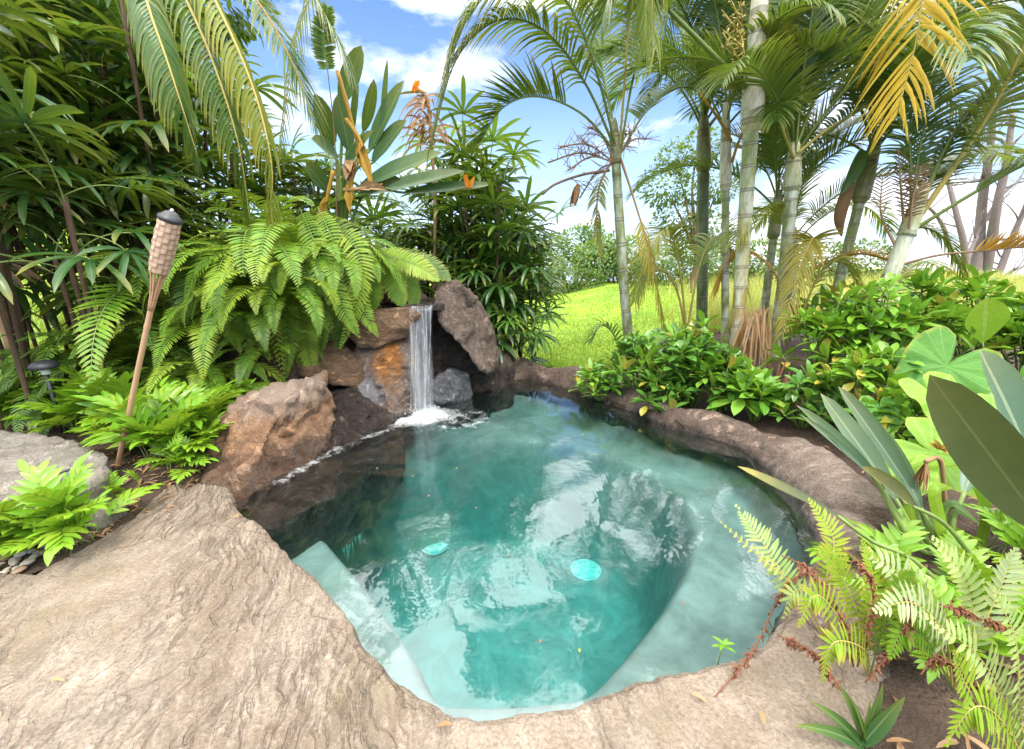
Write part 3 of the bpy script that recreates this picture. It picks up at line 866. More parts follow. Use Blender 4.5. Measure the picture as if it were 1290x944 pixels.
hull_rock('lip_stone', back(f, .75, 1.0), 'thin dark stone slab the water pours over', M['rock_dark'], amp=0.012, seed=10, edge=.03, smooth_it=1)
# grey flat garden stone and a small dark one
f = [V(at(x, y, .27)) for x, y in [(-150, 575), (-60, 548), (20, 545), (85, 556), (126, 574), (137, 592), (105, 612), (40, 625), (-60, 640)]]
f += [V(((p.x + 3.3) * 1.06 - 3.3, (p.y - 2.6) * 1.06 + 2.6, 0.0)) for p in f]
hull_rock('garden_stone', f, 'large flat grey stone at the left under bright ferns', M['rock_grey'], 'stone', amp=0.035, seed=11, edge=.05)
f = [V(at(x, y, z)) for x, y, z in [(112, 660, .1), (128, 640, .14), (139, 645, .12), (138, 665, .06), (120, 672, .04)]]
hull_rock('garden_stone', back(f, .1), 'small dark grey stone beside white pebbles', M['rock_grey'], 'stone', amp=0.01, seed=14, edge=.02)


# ------------------------------------------------------------------ pool rim: moulded stone logs
def rim(name, edge_px, wid, top, label, seed, mat, creases=1.0, nl=150, ns=44, swell=None):
    e = catmull([at(x, y, 0) for x, y in edge_px], nl)
    cen = V((0.1, 2.9, 0))
    mb = MB()
    pr = None
    s = 0.0
    for i in range(nl + 1):
        T = (e[min(i + 1, nl)] - e[max(i - 1, 0)]).normalized()
        O = V((T.y, -T.x, 0))
        if O.dot(e[i] - cen) < 0: O = -O
        if i: s += (e[i] - e[i - 1]).length
        f_ = i / nl
        endr = min(1.0, (math.sqrt(max(0, 1 - (1 - min(f_, 1 - f_) / 0.06) ** 2)) if min(f_, 1 - f_) < 0.06 else 1))
        k = (swell(f_) if swell else 1.0)
        a = wid * 0.5 * k * (0.35 + 0.65 * endr)
        b = (top + 0.12) * k * (0.45 + 0.55 * endr)
        c = e[i] + O * (wid * 0.5 * k * 1.06) + V((0, 0, -0.10))
        ring = []
        for j in range(ns):
            th = 2 * math.pi * j / ns
            cx, sx_ = math.cos(th), math.sin(th)
            nrm = (-O * cx + V((0, 0, 1)) * sx_)
            q = c - O * (a * cx) + V((0, 0, (b - .02 if sx_ > 0 else .16) * sx_))
            h = 0.035 * noise.fractal(q * 2.3 + V((seed, 0, 0)), 0.8, 2, 3) + 0.02 * noise.noise(q * 9)
            h += creases * 0.018 * (0.35 - abs(noise.noise(V((s * 1.6, th * 2.2 + 0.5 * noise.noise(q * 3), seed))))) + creases * 0.008 * noise.noise(V((s * 3, th * 9, seed + 5)))
            h += 0.006 * noise.noise(q * 30)
            q = q + nrm * h
            ring.append(mb.vert(q, (0, .5, j / ns, f_)))
        if pr:
            for j in range(ns):
                j2 = (j + 1) % ns
                mb.face((pr[j], ring[j], ring[j2], pr[j2]))
        else:
            mb.face(tuple(ring))
        pr = ring
    mb.face(tuple(reversed(pr)))
    me = mb.mesh(name, [mat])
    bm = bmesh.new(); bm.from_mesh(me); bmesh.ops.recalc_face_normals(bm, faces=bm.faces[:]); bm.to_mesh(me); bm.free()
    return tag(obj(name, me), label, 'rock rim')


M['rock_stump'] = rock_mat('grooved stump stone', [(0.10, 0.065, 0.048), (0.25, 0.175, 0.13), (0.38, 0.285, 0.22), (0.52, 0.42, 0.34)], 3.0, wet=-0.03, bump=0.6, stretch=(1.2, 5, 5), orient=(0, 0, .6))
rim('stone_rim', [(592, 490), (620, 484), (660, 480), (700, 487), (752, 506)], .38, .22, 'low brown stone rim at the far end of the pool by the lawn', 1, M['rock_rim'], swell=lambda f: 1 + .12 * math.sin(f * 17))
rim('stone_rim', [(730, 498), (765, 509), (800, 521), (845, 541), (895, 553), (935, 568), (965, 592)], .33, .17, 'log shaped brown stone rim in front of the broad leaved shrubs', 2, M['rock_rim'], 1.5, swell=lambda f: 1 + .06 * math.sin(f * 21 + 1))
rim('stone_rim', [(925, 561), (950, 578), (975, 604), (1000, 631), (1013, 662)], .46, .20, 'thick tree stump shaped stone on the right pool edge with wavy grooves', 3, M['rock_stump'], 1.4, swell=lambda f: .72 + .34 * sm(0, .45, f))
rim('stone_rim', [(1006, 645), (1016, 680), (1010, 718), (990, 760), (968, 792)], .38, .13, 'lower brown stone rim behind the right foreground ferns', 4, M['rock_stump'], 1.0)

# ------------------------------------------------------------------ waterfall
t = NT('falling water')
oc = t.coord('Object')
st = t.noise(t.mapping(oc, (24, 10, 1.1)), 1.0, 6, 0.66, 0.5)
z_ = t.n('ShaderNodeSeparateXYZ', {0: oc}).outputs[2]
al = t.ramp(st, [(0.36, 0.03), (0.55, 0.20), (0.72, 0.55)])
al = t.math('MULTIPLY', al, t.ramp(z_, [(0.0, 1.0), (1.0, 0.8)]))
ua = t.n('ShaderNodeSeparateColor', {0: t.n('ShaderNodeAttribute', attribute_name='lf').outputs['Color']}).outputs[2]
ue = t.math('MULTIPLY', t.math('SUBTRACT', 0.5, t.math('ABSOLUTE', t.math('SUBTRACT', ua, 0.5))), 2.0)
al = t.math('MULTIPLY', al, t.ramp(t.math('ADD', ue, t.math('MULTIPLY', t.math('SUBTRACT', st, 0.5), 0.8)), [(0.02, 0.0), (0.35, 1.0)]))
df = t.n('ShaderNodeBsdfDiffuse', {'Color': (0.86, 0.88, 0.90)})
tl = t.n('ShaderNodeBsdfTranslucent', {'Color': (0.86, 0.88, 0.90)})
gl = t.n('ShaderNodeBsdfGlossy', {'Color': (1, 1, 1), 'Roughness': 0.12})
m1 = t.n('ShaderNodeMixShader', {0: 0.5, 1: df.outputs[0], 2: tl.outputs[0]})
m2 = t.n('ShaderNodeMixShader', {0: 0.15, 1: m1.outputs[0], 2: gl.outputs[0]})
tp = t.n('ShaderNodeBsdfTransparent')
m3 = t.n('ShaderNodeMixShader', {0: al, 1: tp.outputs[0], 2: m2.outputs[0]})
M['fall'] = t.done(m3.outputs[0])
fall = thing('waterfall', 'narrow white veil of water falling from the rock lip into the pool', 'waterfall', (FALL.x, FALL.y, 0))
A, B = P(516, 387, 4.16), P(546, 386, 4.22)
mb = MB()
for layer, (nu, off) in enumerate([(30, 0.0), (26, 0.035)]):
    prow = None
    for i in range(25):
        v_ = i / 24
        row = []
        for j in range(nu + 1):
            u_ = j / nu
            q = A.lerp(B, u_)
            dx = (0.5 - u_) * -0.05 * v_ * v_ - 0.02 * v_ + .012 * noise.noise(V((u_ * 5, v_ * 2, 8)))
            wv = 0.012 * noise.noise(V((u_ * 9, v_ * 1.5, layer * 4))) * (0.3 + v_)
            y = q.y - 0.02 - 0.11 * math.sqrt(v_) - off * (1 - .3 * v_) + wv
            z = q.z + 0.012 * (1 - v_) - (q.z + 0.02) * v_ ** 1.05
            row.append(mb.vert((q.x + dx - FALL.x + wv, y - FALL.y, z), (0, .5, u_, v_)))
        if prow:
            for j in range(nu): mb.face((prow[j], prow[j + 1], row[j + 1], row[j]))
        prow = row
obj('water_veil', mb.mesh('water_veil', [M['fall']]), fall)
t = NT('water strand')
oc = t.coord('Object')
al = t.ramp(t.noise(t.mapping(oc, (30, 30, 6)), 1, 3), [(0.40, 0.05), (0.7, 0.55)])
m1 = t.n('ShaderNodeMixShader', {0: 0.5, 1: t.n('ShaderNodeBsdfDiffuse', {'Color': (.9, .92, .94)}).outputs[0], 2: t.n('ShaderNodeBsdfTranslucent', {'Color': (.9, .92, .94)}).outputs[0]})
m2 = t.n('ShaderNodeMixShader', {0: al, 1: t.n('ShaderNodeBsdfTransparent').outputs[0], 2: m1.outputs[0]})
M['strand'] = t.done(m2.outputs[0])
mb = MB()
r2 = random.Random(3)
for k in range(9):
    u_ = [.10, .3, .33, .38, .62, .65, .72, .88, .91][k]
    q = A.lerp(B, u_)
    if k > 16: q = P(640 + r2.uniform(-3, 3), 475, 5.05) if False else q
    pts, rr = [], []
    v0 = r2.uniform(0, .3)
    for i in range(14):
        v_ = v0 + (1 - v0) * i / 13
        pts.append((q.x - FALL.x - 0.03 * v_ + .01 * math.sin(v_ * 5 + k), q.y - FALL.y - 0.03 - 0.11 * math.sqrt(v_) - .01 * r2.random(), q.z * (1 - v_ ** 1.05) + .005))
        rr.append(r2.uniform(.0015, .0045) * (1 if 0 < i < 13 else .3))
    tube(mb, pts, rr, 5)
obj('water_strands', mb.mesh('water_strands', [M['strand']]), fall)
M['foam'] = simple('foam', (0.88, 0.9, 0.9), 0.6)
mb = MB()
for k in range(260):
    rr = abs(r2.gauss(0, .17)); an = r2.uniform(0, 6.28)
    h = max(0.0, r2.gauss(.03, .05)) * (1 if rr < .2 else .3)
    s = r2.uniform(.0012, .0042)
    c = V((rr * 1.5 * math.cos(an) - .0, rr * math.sin(an) - .1, h + .006))
    tube(mb, [c + V((0, 0, -s)), c + V((0, 0, -s * .4)), c + V((0, 0, s * .5)), c + V((0, 0, s))], [s * .4, s, s, s * .4], 5)
o_ = obj('splash_drops', mb.mesh('splash_drops', [M['foam']]), fall)
o_['kind'] = 'stuff'
# small basin on top of the rocks
mb = MB()
bp = [P(478, 381, 4.75), P(500, 386, 4.4), P(556, 384, 4.28), P(552, 376, 4.9), P(500, 375, 5.1)]
mb.face(tuple(mb.vert((p.x, p.y, A.z + 0.006), (0, 0, 0, 1)) for p in bp))
t = NT('basin water')
gl = t.n('ShaderNodeBsdfGlossy', {'Color': (.9, .92, .95), 'Roughness': 0.08, 'Normal': t.bump(t.noise(t.coord('Object'), 25, 3), .3, .02)})
M['basin'] = t.done(gl.outputs[0])
tag(obj('basin_water', mb.mesh('basin_water', [M['basin']])), kind='structure')

# drain covers on the pool floor
M['white_plastic'] = simple('white drain plastic', (0.82, 0.84, 0.82), 0.4)
def drain(px, py, r, label):
    c = at(px, py, FLOOR + .05)
    th_ = thing('drain_cover', label, 'drain cover', (c.x, c.y, FLOOR + .01), 'drain covers on the pool floor')
    mb = MB()
    rings = [(0.0, .050), (.35, .049), (.62, .044), (.80, .036), (.82, .030), (.86, .030)]
    pv = None
    for rr, z in rings:
        cur = [mb.vert((r * rr * math.cos(k / 40 * 6.2832), r * rr * math.sin(k / 40 * 6.2832), z), (0, .5, 0, 1)) for k in range(40)]
        if pv:
            for k in range(40): mb.face((pv[k], pv[(k + 1) % 40], cur[(k + 1) % 40], cur[k]))
        pv = cur
    obj('cover', mb.mesh('cover', [M['white_plastic']]), th_)
    mb = MB()
    tube(mb, [V((r * .93 * math.cos(k / 40 * 6.2832), r * .93 * math.sin(k / 40 * 6.2832), .022)) for k in range(41)], r * .07, 8)
    obj('ring', mb.mesh('ring', [M['white_plastic']]), th_)
    mb = MB()
    for k in range(8):
        a = k / 8 * 6.2832
        tube(mb, [V((r * .35 * math.cos(a), r * .35 * math.sin(a), .05)), V((r * .62 * math.cos(a), r * .62 * math.sin(a), .046))], .004, 5)
    obj('ribs', mb.mesh('ribs', [M['white_plastic']]), th_)
drain(547, 687, .135, 'white round drain cover on pool floor, the one nearer the waterfall')
drain(738, 716, .15, 'white round drain cover at the centre of the pool floor under cloud reflections')
# ------------------------------------------------------------------ mesh libraries
def variant(me, name, mats):
    m = me.copy(); m.name = name
    for i, k in enumerate(mats): m.materials[i] = k
    return m


def U(a, b): return rnd.uniform(a, b)


FERN = []
for i in range(7):
    rr = random.Random(100 + i)
    e0, dr = [(78, 120), (70, 135), (62, 150), (55, 120), (74, 165), (45, 110), (66, 100)][i]
    mb = MB()
    frond(mb, arc_path(1.0, e0, dr, 22, 1.3, rr.uniform(-25, 25)), 50, 0.122, 0.0135, s0=0.10, a0=86, a1=48, lift=8, droop=0.35, fold=0.10, prof=prof_strap, rad=0.005, rng=rr, segs=3,
          lenprof=lambda t: min(1, .45 + t * 2.2) * (1 - max(0, t - .45) / .55 * .0) * (1.0 if t < .5 else max(.10, 1 - ((t - .5) / .5) ** 1.6 * .9)), jit=.07, miss=.015, tiptint=.12)
    FERN.append(mb)
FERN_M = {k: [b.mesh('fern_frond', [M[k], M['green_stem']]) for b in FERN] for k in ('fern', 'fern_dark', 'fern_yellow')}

WART = []
for i in range(5):
    rr = random.Random(200 + i)
    mb = MB()
    frond(mb, arc_path(1.0, [75, 60, 50, 82, 40][i], [70, 75, 85, 60, 50][i], 12, 1.3, rr.uniform(-20, 20)), [7, 8, 9, 7, 8][i], 0.33, 0.085, s0=0.36, a0=62, a1=28, lift=10, droop=0.45, fold=0.14, prof=prof_lance, rad=0.009, rng=rr, segs=6,
          lenprof=lambda t: (.72 + .28 * math.sin(math.pi * min(1, t + .2))) * (1 if t < .6 else 1 - (t - .6) * .9), jit=.1, wave=.12)
    p = arc_path(1.0, [75, 60, 50, 82, 40][i], [70, 75, 85, 60, 50][i], 12, 1.3, 0)
    blade(mb, p[-1], (p[-1] - p[-2]), V((0, 0, 1)), .22, .075, 5, .4, .14)
    WART.append(mb.mesh('lobed_frond', [M['wart'], M['green_stem']]))


def fan_mesh(seed, mat, nf=9, L=1.0, Wd=.085, spread=105, droop=.9, stalk=.9, e0=50, sd=35):
    rr = random.Random(seed)
    mb = MB()
    path = arc_path(stalk, e0, sd, 8, 1.2)
    tube(mb, path, .010, 5, m=1)
    T = (path[-1] - path[-2]).normalized()
    S = V((0, 1, 0)); Nn = S.cross(T).normalized() * -1
    if Nn.z < 0: Nn = -Nn
    for k in range(nf):
        a = R(-spread + 2 * spread * k / (nf - 1) + rr.uniform(-5, 5))
        d = T * math.cos(a) + S * math.sin(a) + Nn * rr.uniform(.05, .3)
        ln = L * (1 - .25 * (abs(a) / R(spread)) ** 2) * rr.uniform(.88, 1.05)
        blade(mb, path[-1] + d * .01, d, Nn, ln, Wd * L * rr.uniform(.85, 1.15), 6, droop * rr.uniform(.6, 1.3), .22, lambda t: min(1, .25 + t * 2.6) * (1 if t < .75 else max(0.35, 1 - (t - .75) * 2.4)), 0, rr.random(), tiptint=.25 if rr.random() < .3 else .05)
    return mb.mesh('fan_leaf', [mat, M['green_stem']])


FAN = [fan_mesh(300 + i, M['fan'], [9, 8, 10, 7, 9, 11][i], 1.0, .10, [105, 95, 115, 85, 100, 120][i], [.9, 1.3, .7, 1.6, 1.1, .8][i], 1.0, [55, 40, 65, 30, 20, 50][i], [30, 50, 40, 45, 40, 60][i]) for i in range(6)]
FAN_L = [variant(m, 'fan_leaf', [M['fan_light'], M['green_stem']]) for m in FAN]
FAN_D = [variant(m, 'dead_fan_leaf', [M['dry'], M['brown_stem']]) for m in FAN[3:5]]

PALM = []
for i in range(6):
    rr = random.Random(400 + i)
    e0, dr = [(78, 75), (68, 95), (58, 110), (82, 60), (45, 95), (70, 120)][i]
    mb = MB()
    frond(mb, arc_path(2.5, e0, dr, 20, 1.5, rr.uniform(-15, 15)), 62, 0.60, 0.029, s0=0.20, a0=62, a1=28, lift=26, droop=[.5, .8, 1.0, .4, .9, 1.2][i], fold=0.18, rad=0.018, rng=rr, segs=5,
          lenprof=lambda t: .55 + .45 * math.sin(math.pi * min(1, .15 + t * .8)) if t < .8 else 1.0 - (t - .8) * 3.2, jit=.09, tiptint=.2, miss=.02)
    PALM.append(mb.mesh('palm_frond', [M['palm'], M['green_stem']]))
PALM_L = [variant(m, 'palm_frond', [M['palm_light'], M['yellow_stem']]) for m in PALM]
PALM_O = [variant(m, 'dead_palm_frond', [M['palm_orange'], M['yellow_stem']]) for m in PALM]


def whorl(seed, mat, n, L, Wd, e=(10, 75), prof=prof_ellip):
    rr = random.Random(seed)
    mb = MB()
    for k in range(n):
        a = k * 2.4 + rr.uniform(-.3, .3)
        el = R(e[0] + (e[1] - e[0]) * k / n + rr.uniform(-10, 10))
        d = V((math.cos(a) * math.cos(el), math.sin(a) * math.cos(el), math.sin(el)))
        s = d * .02 + V((0, 0, .06 * k / n - .05))
        up = V((-math.cos(a) * math.sin(el), -math.sin(a) * math.sin(el), math.cos(el)))
        blade(mb, s, d, up, L * rr.uniform(.7, 1.1) * (1 - .3 * k / n), Wd * rr.uniform(.8, 1.1) * (1 - .2 * k / n), 6, rr.uniform(.3, .9), .16, prof, .45 if rr.random() < .03 else 0, rr.random(), wave=.08)
    return mb.mesh('leaf_whorl', [mat])


WH = [whorl(500 + i, M['shrub'], [11, 13, 9, 12][i], [.23, .20, .25, .19][i], [.078, .070, .082, .078][i], [(0, 75), (-20, 70), (10, 80), (-5, 60)][i]) for i in range(4)]
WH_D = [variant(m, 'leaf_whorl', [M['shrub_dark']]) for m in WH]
WH_B = [whorl(520 + i, M['shrub'], 12, .27, .095, (-15, 75)) for i in range(2)]


# ------------------------------------------------------------------ plant builders
def ground_xy(px, Y, dz=0.0):
    x = P(px, 400, Y).x
    # horizontal position of the pixel column at ground depth
    for _ in range(3):
        z = tz(x, Y)
        x = (px - 645) / F * (Y * CP + (CAM_H - z) * SP)
    return V((x, Y, tz(x, Y) + dz))


def fern(label, px, Y, n, L, kinds, az=-90, spread=170, dz=-0.02, idx=None, group='sword ferns on the left bank'):
    th_ = thing('sword_fern', label, 'fern', ground_xy(px, Y, dz), group)
    for k in range(n):
        ms = FERN_M[rnd.choice(kinds)]
        m = ms[rnd.choice(idx) if idx else rnd.randrange(len(ms))]
        a = R(az + spread * ((k + .5) / n * 2 - 1) + U(-14, 14))
        s = L * U(.72, 1.12)
        obj('frond', m, th_, (U(-.05, .05), U(-.05, .05), 0), (R(U(-8, 8)), R(U(-12, 8)), a), (s, s * U(.85, 1.1), s))
    return th_


def wart(label, px, Y, n, L, dz=0.0, az=-90, spread=180, at_=None):
    th_ = thing('lobed_fern', label, 'fern', at_ or ground_xy(px, Y, dz), 'bright lobed ferns')
    for k in range(n):
        a = R(az + spread * ((k + .5) / n * 2 - 1) + U(-20, 20))
        s = L * U(.65, 1.15)
        obj('frond', rnd.choice(WART), th_, (U(-.10, .10), U(-.08, .08), 0), (R(U(-14, 14)), R(U(-38, 2)), a), s)
    return th_


def fan_palm(label, px, Y, ncane, height, nleaf, L, lib, dead=0, spread=.35, zmin=.35, cane_mat='dark_stem', at_=None, lean=.12):
    root = at_ or ground_xy(px, Y, -.02)
    th_ = thing('fan_palm', label, 'palm', root, 'lady palms')
    nd = 0
    for c in range(ncane):
        a0 = rnd.random() * 6.28
        bx, by = spread * .6 * math.cos(a0) * rnd.random() ** .5, spread * .6 * math.sin(a0) * rnd.random() ** .5
        h = height * U(.65, 1.08)
        tx, ty = bx + U(-lean, lean) * h, by + U(-lean, lean) * h
        mb = MB()
        pts = [V((bx + (tx - bx) * t ** 1.5, by + (ty - by) * t ** 1.5, h * t)) for t in (0, .2, .4, .6, .8, 1)]
        tube(mb, catmull(pts, 14), [.019 * U(.75, 1.2) for _ in range(15)], 7)
        obj('cane', mb.mesh('cane', [M[cane_mat]]), th_)
        cp = catmull(pts, 40)
        for k in range(nleaf):
            t = zmin + (1 - zmin) * (k + 1.0) / nleaf
            p = cp[min(40, int(t * 40))]
            a = k * 2.4 + c * 1.1 + U(-.4, .4)
            s = L * U(.8, 1.15)
            isd = nd < dead and k < 2
            nd += isd
            m = rnd.choice(FAN_D) if isd else rnd.choice(lib)
            obj('dead_leaf' if isd else 'leaf', m, th_, p, (R(U(-10, 10)), R(U(-10, 25) - 25 * (k / nleaf)), a), (s * .8, s, s))
    return th_


def palm(label, base, top, r, trunk='trunk', shaft='shaft', shaft_len=.7, nf=9, L=1.0, lib=None, tops=None, bend=0.0, az0=0, name='areca_palm', r2=None, shaft_r=None, skip=None):
    lib = lib or PALM
    th_ = thing(name, label, 'palm', base, 'feather palms by the pool')
    r, r2, shaft_r = r * .77, (r2 or r * .85) * .77, (shaft_r or r * 1.12) * .77
    d = top - base
    mid = d * .5 + V((bend, 0, 0))
    pts = catmull([V((0, 0, -.1)), mid * .5 + V((bend * .2, 0, 0)), mid, d * .78 + V((bend * .5, 0, 0)), d], 26)
    mb = MB()
    tube(mb, pts, [(r * (1.25 - .3 * sm(0, .2, i / 26)) + ((r2 or r * .85) - r) * i / 26) * (1 + .02 * math.sin(i * 2.1)) for i in range(27)], 18)
    obj('trunk', mb.mesh('trunk', [M[trunk]]), th_)
    ax = (pts[-1] - pts[-4]).normalized()
    ax = (ax + V((0, 0, .5)) * .3).normalized() if ax.z < .9 else ax
    sr = shaft_r or r * 1.12
    mb = MB()
    sp_ = [pts[-1] + ax * shaft_len * t for t in (-.03, .05, .15, .4, .7, .9, 1.0)]
    tube(mb, sp_, [r * .9, sr, sr * 1.03, sr * .95, sr * .78, sr * .6, sr * .4], 16)
    obj('crownshaft', mb.mesh('crownshaft', [M[shaft]]), th_)
    ctr = sp_[-2]
    for k in range(nf):
        a = az0 + k * 2.39996 + U(-.25, .25)
        if skip and skip(a % 6.2832): continue
        s = L * U(.85, 1.1)
        el = k / max(1, nf - 1)
        m = lib[[0, 3, 0, 1, 5, 2, 1, 4, 2][int(el * 8.99)]]
        obj('frond', m, th_, ctr - ax * (.12 * k / nf * 2), (R(U(-12, 12)), R(U(-8, 8)), a), s)
    return th_, ctr


def path_frond(parent, px, N, plen, W, mats, s0=.25, droop=.8, lift=15, a0=60, a1=28, rad=.016, tint=0.0, tiptint=.15, seed=1, name='frond', jit=.1, miss=.04, segs=5, lenprof=None, prof=prof_sword, fold=.16, n=26, wave=0.0, fold_up=V((0, 0, 1))):
    if plen > .3: N, W = int(N * 1.35), W * .72
    pts = [P(*q) - parent.location for q in px]
    mb = MB()
    frond(mb, catmull(pts, n), N, plen, W, s0=s0, a0=a0, a1=a1, lift=lift, droop=droop, fold=fold, rad=rad, rng=random.Random(seed), tint=tint, tiptint=tiptint, segs=segs, jit=jit, miss=miss, lenprof=lenprof, prof=prof, wave=wave, up=fold_up)
    return obj(name, mb.mesh(name, mats), parent)


def path_blade(parent, stalk, tip, W, mat, name='leaf', stalk_rad=.012, segs=10, prof=prof_paddle, fold=.3, tint=0.0, tiptint=.1, seed=1, smat='green_stem', sag=0.0, nrm=None, wave=0.03):
    """a stalked paddle leaf: stalk = pixel points from the root to the blade, tip = pixel point of the tip"""
    rr = random.Random(seed)
    pts = [P(*q) - parent.location if len(q) == 3 and not isinstance(q, V) else V(q) - parent.location for q in stalk]
    tp = P(*tip) - parent.location
    mb = MB()
    if len(pts) > 1:
        c = catmull(pts, 12)
        tube(mb, c, [stalk_rad * (1 - .4 * i / 12) for i in range(13)], 6, m=1)
    d = tp - pts[-1]
    L = d.length
    if nrm is None:
        view = (V((0, 0, CAM_H)) - parent.location - pts[-1]).normalized()
        nrm = (view * .7 + V((rr.uniform(-.3, .3), 0, .6))).normalized()
    d = (d.normalized() + V((0, 0, sag * .5))).normalized()
    blade(mb, pts[-1], d, nrm, L * 1.01, W, segs, sag, fold, prof, tint, rr.random(), 0, tiptint, wave)
    return obj(name, mb.mesh(name, [mat, M[smat]]), parent)


def shrub(label, px, Y, h, wd, n, lib, big=1.0, group='broad leaved shrubs in the right bed', name='shrub'):
    root = ground_xy(px, Y, -.02)
    th_ = thing(name, label, 'shrub', root, group)
    mb = MB()
    pos = []
    for k in range(n):
        a = k * 2.4 + U(-.4, .4)
        rr = wd * math.sqrt((k + .5) / n) * U(.75, 1.1)
        z = h * (1 - .55 * (rr / wd) ** 2) * U(.72, 1.1)
        p = V((rr * math.cos(a), rr * math.sin(a) * .8, z))
        pos.append(p)
        q = V((p.x * .15, p.y * .15, 0))
        tube(mb, catmull([q, q + V((p.x * .3, p.y * .3, z * .5)), p], 6), [.012, .011, .010, .009, .008, .007, .006], 5)
    obj('stems', mb.mesh('stems', [M['green_stem']]), th_)
    for p in pos:
        s = big * U(.8, 1.2)
        obj('leaf_whorl', rnd.choice(lib), th_, p, (R(U(-25, 25)) - p.y * .5, R(U(-25, 25)) + p.x * .6, U(0, 6.28)), s)
    return th_


# ------------------------------------------------------------------ left bank: ferns
FG, FD, FY = 'fern', 'fern_dark', 'fern_yellow'
fern('largest bright fern cascading over the rocks left of the waterfall', 385, 4.55, 26, 1.5, [FY, FG, FG], -85, 115, idx=[1, 2, 4, 4])
fern('bright fern hanging above the shadowed rock ledge behind the rusty boulder', 335, 4.15, 20, 1.2, [FG, FY, FG], -95, 110, idx=[1, 2, 4], dz=.12)
fern('yellow green fern arching just right of the bamboo torch head', 270, 4.1, 18, 1.25, [FG, FY], -80, 120, idx=[0, 1, 2, 4], dz=.1)
fern('bright fern spilling straight down over the rusty boulder top', 365, 4.0, 16, 1.05, [FY, FG], -88, 80, idx=[1, 2, 4], dz=.3)
fern('fern dropping long fronds on left side of the cap rock', 418, 4.55, 18, 1.15, [FY, FG, FG], -88, 75, idx=[1, 2, 4], dz=.05)
for lab_, px_, Y_, n_, L_, ks in [('fern with drooping fronds hiding the soil above the shadowed ledge', 400, 4.3, 14, .95, [FG, FY]), ('fern draped over the soil bank left of the orange stained rock', 435, 4.5, 14, .9, [FG, FY, FD]),
                                 ('mid green fern low on the bank above the rusty boulder', 325, 4.0, 16, .95, [FG, FD]), ('fern with long hanging fronds between torch pole and rusty boulder', 275, 3.8, 16, 1.0, [FG, FY, FD]),
                                 ('fern right of the torch pole with fronds drooping to the lobed ferns', 235, 3.7, 15, .95, [FG, FD]), ('fern just behind the cap rock with fronds tipping over it', 475, 4.95, 12, .8, [FG, FY])]:
    fern(lab_, px_, Y_, n_, L_, ks, -88, 95, idx=[1, 2, 4], dz=.12)
fern('mid green fern on the slope between torch head and cascading fern', 300, 4.5, 18, 1.3, [FG, FD], -88, 120, idx=[0, 1, 2, 4])
fern('fern drooping over the flat topped cap rock beside the falling water', 445, 4.85, 20, 1.15, [FG, FY, FG], -70, 130, idx=[1, 2, 4])
fern('fern with short fronds directly above the waterfall lip', 510, 5.25, 14, .85, [FG, FY], -80, 150)
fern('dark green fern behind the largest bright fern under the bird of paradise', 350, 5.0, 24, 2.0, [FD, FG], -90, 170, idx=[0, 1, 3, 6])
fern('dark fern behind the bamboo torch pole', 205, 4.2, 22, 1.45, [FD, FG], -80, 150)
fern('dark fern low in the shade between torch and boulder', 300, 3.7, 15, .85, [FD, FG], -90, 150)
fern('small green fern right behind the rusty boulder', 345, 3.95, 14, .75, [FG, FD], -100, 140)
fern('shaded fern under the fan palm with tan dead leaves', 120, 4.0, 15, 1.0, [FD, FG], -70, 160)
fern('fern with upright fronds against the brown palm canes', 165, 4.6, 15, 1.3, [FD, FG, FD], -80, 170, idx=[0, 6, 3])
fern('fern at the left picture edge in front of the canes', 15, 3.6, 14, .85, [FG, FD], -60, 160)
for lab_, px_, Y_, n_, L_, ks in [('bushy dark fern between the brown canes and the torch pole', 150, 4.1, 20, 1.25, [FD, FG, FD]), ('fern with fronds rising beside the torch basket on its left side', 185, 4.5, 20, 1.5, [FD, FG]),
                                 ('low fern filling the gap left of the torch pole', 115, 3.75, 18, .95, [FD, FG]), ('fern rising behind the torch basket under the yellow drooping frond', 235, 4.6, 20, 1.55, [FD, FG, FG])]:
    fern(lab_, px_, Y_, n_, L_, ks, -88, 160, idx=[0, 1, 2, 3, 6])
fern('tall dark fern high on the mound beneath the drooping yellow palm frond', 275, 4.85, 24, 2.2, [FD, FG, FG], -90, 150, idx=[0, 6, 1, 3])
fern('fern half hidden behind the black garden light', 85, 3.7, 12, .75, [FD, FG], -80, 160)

wart('biggest bright lobed fern at foot of the torch by the boulder', 212, 2.85, 24, .54)
wart('bright lobed fern spreading over the deck corner below the torch', 232, 2.75, 12, .36)
wart('bright lobed fern behind the flat grey stone', 105, 3.3, 20, .52)
wart('bright lobed fern left of the torch at the picture edge', 20, 3.45, 20, .52)
wart('lobed fern in shade between torch pole and hanging ferns', 255, 3.15, 20, .55)
wart('lobed fern just above the rusty boulder top', 305, 3.45, 16, .50)
wart('lobed fern growing in front of the flat grey stone beside the deck', 85, 1.92, 20, .40, dz=.0)
wart('lobed fern cut by the left picture edge below the grey stone', 5, 1.88, 18, .40, dz=.0)
wart('lobed fern beside the black garden light', 120, 3.4, 16, .5)
wart('lobed fern on the bank behind the garden light', 60, 3.75, 18, .55)
wart('lobed fern directly behind the lower torch pole', 165, 3.25, 18, .52)
wart('lobed fern squeezed between torch foot and rusty boulder back', 268, 3.0, 14, .44)
wart('small lobed fern beside the grey pebble at the deck edge', 148, 2.36, 7, .20)

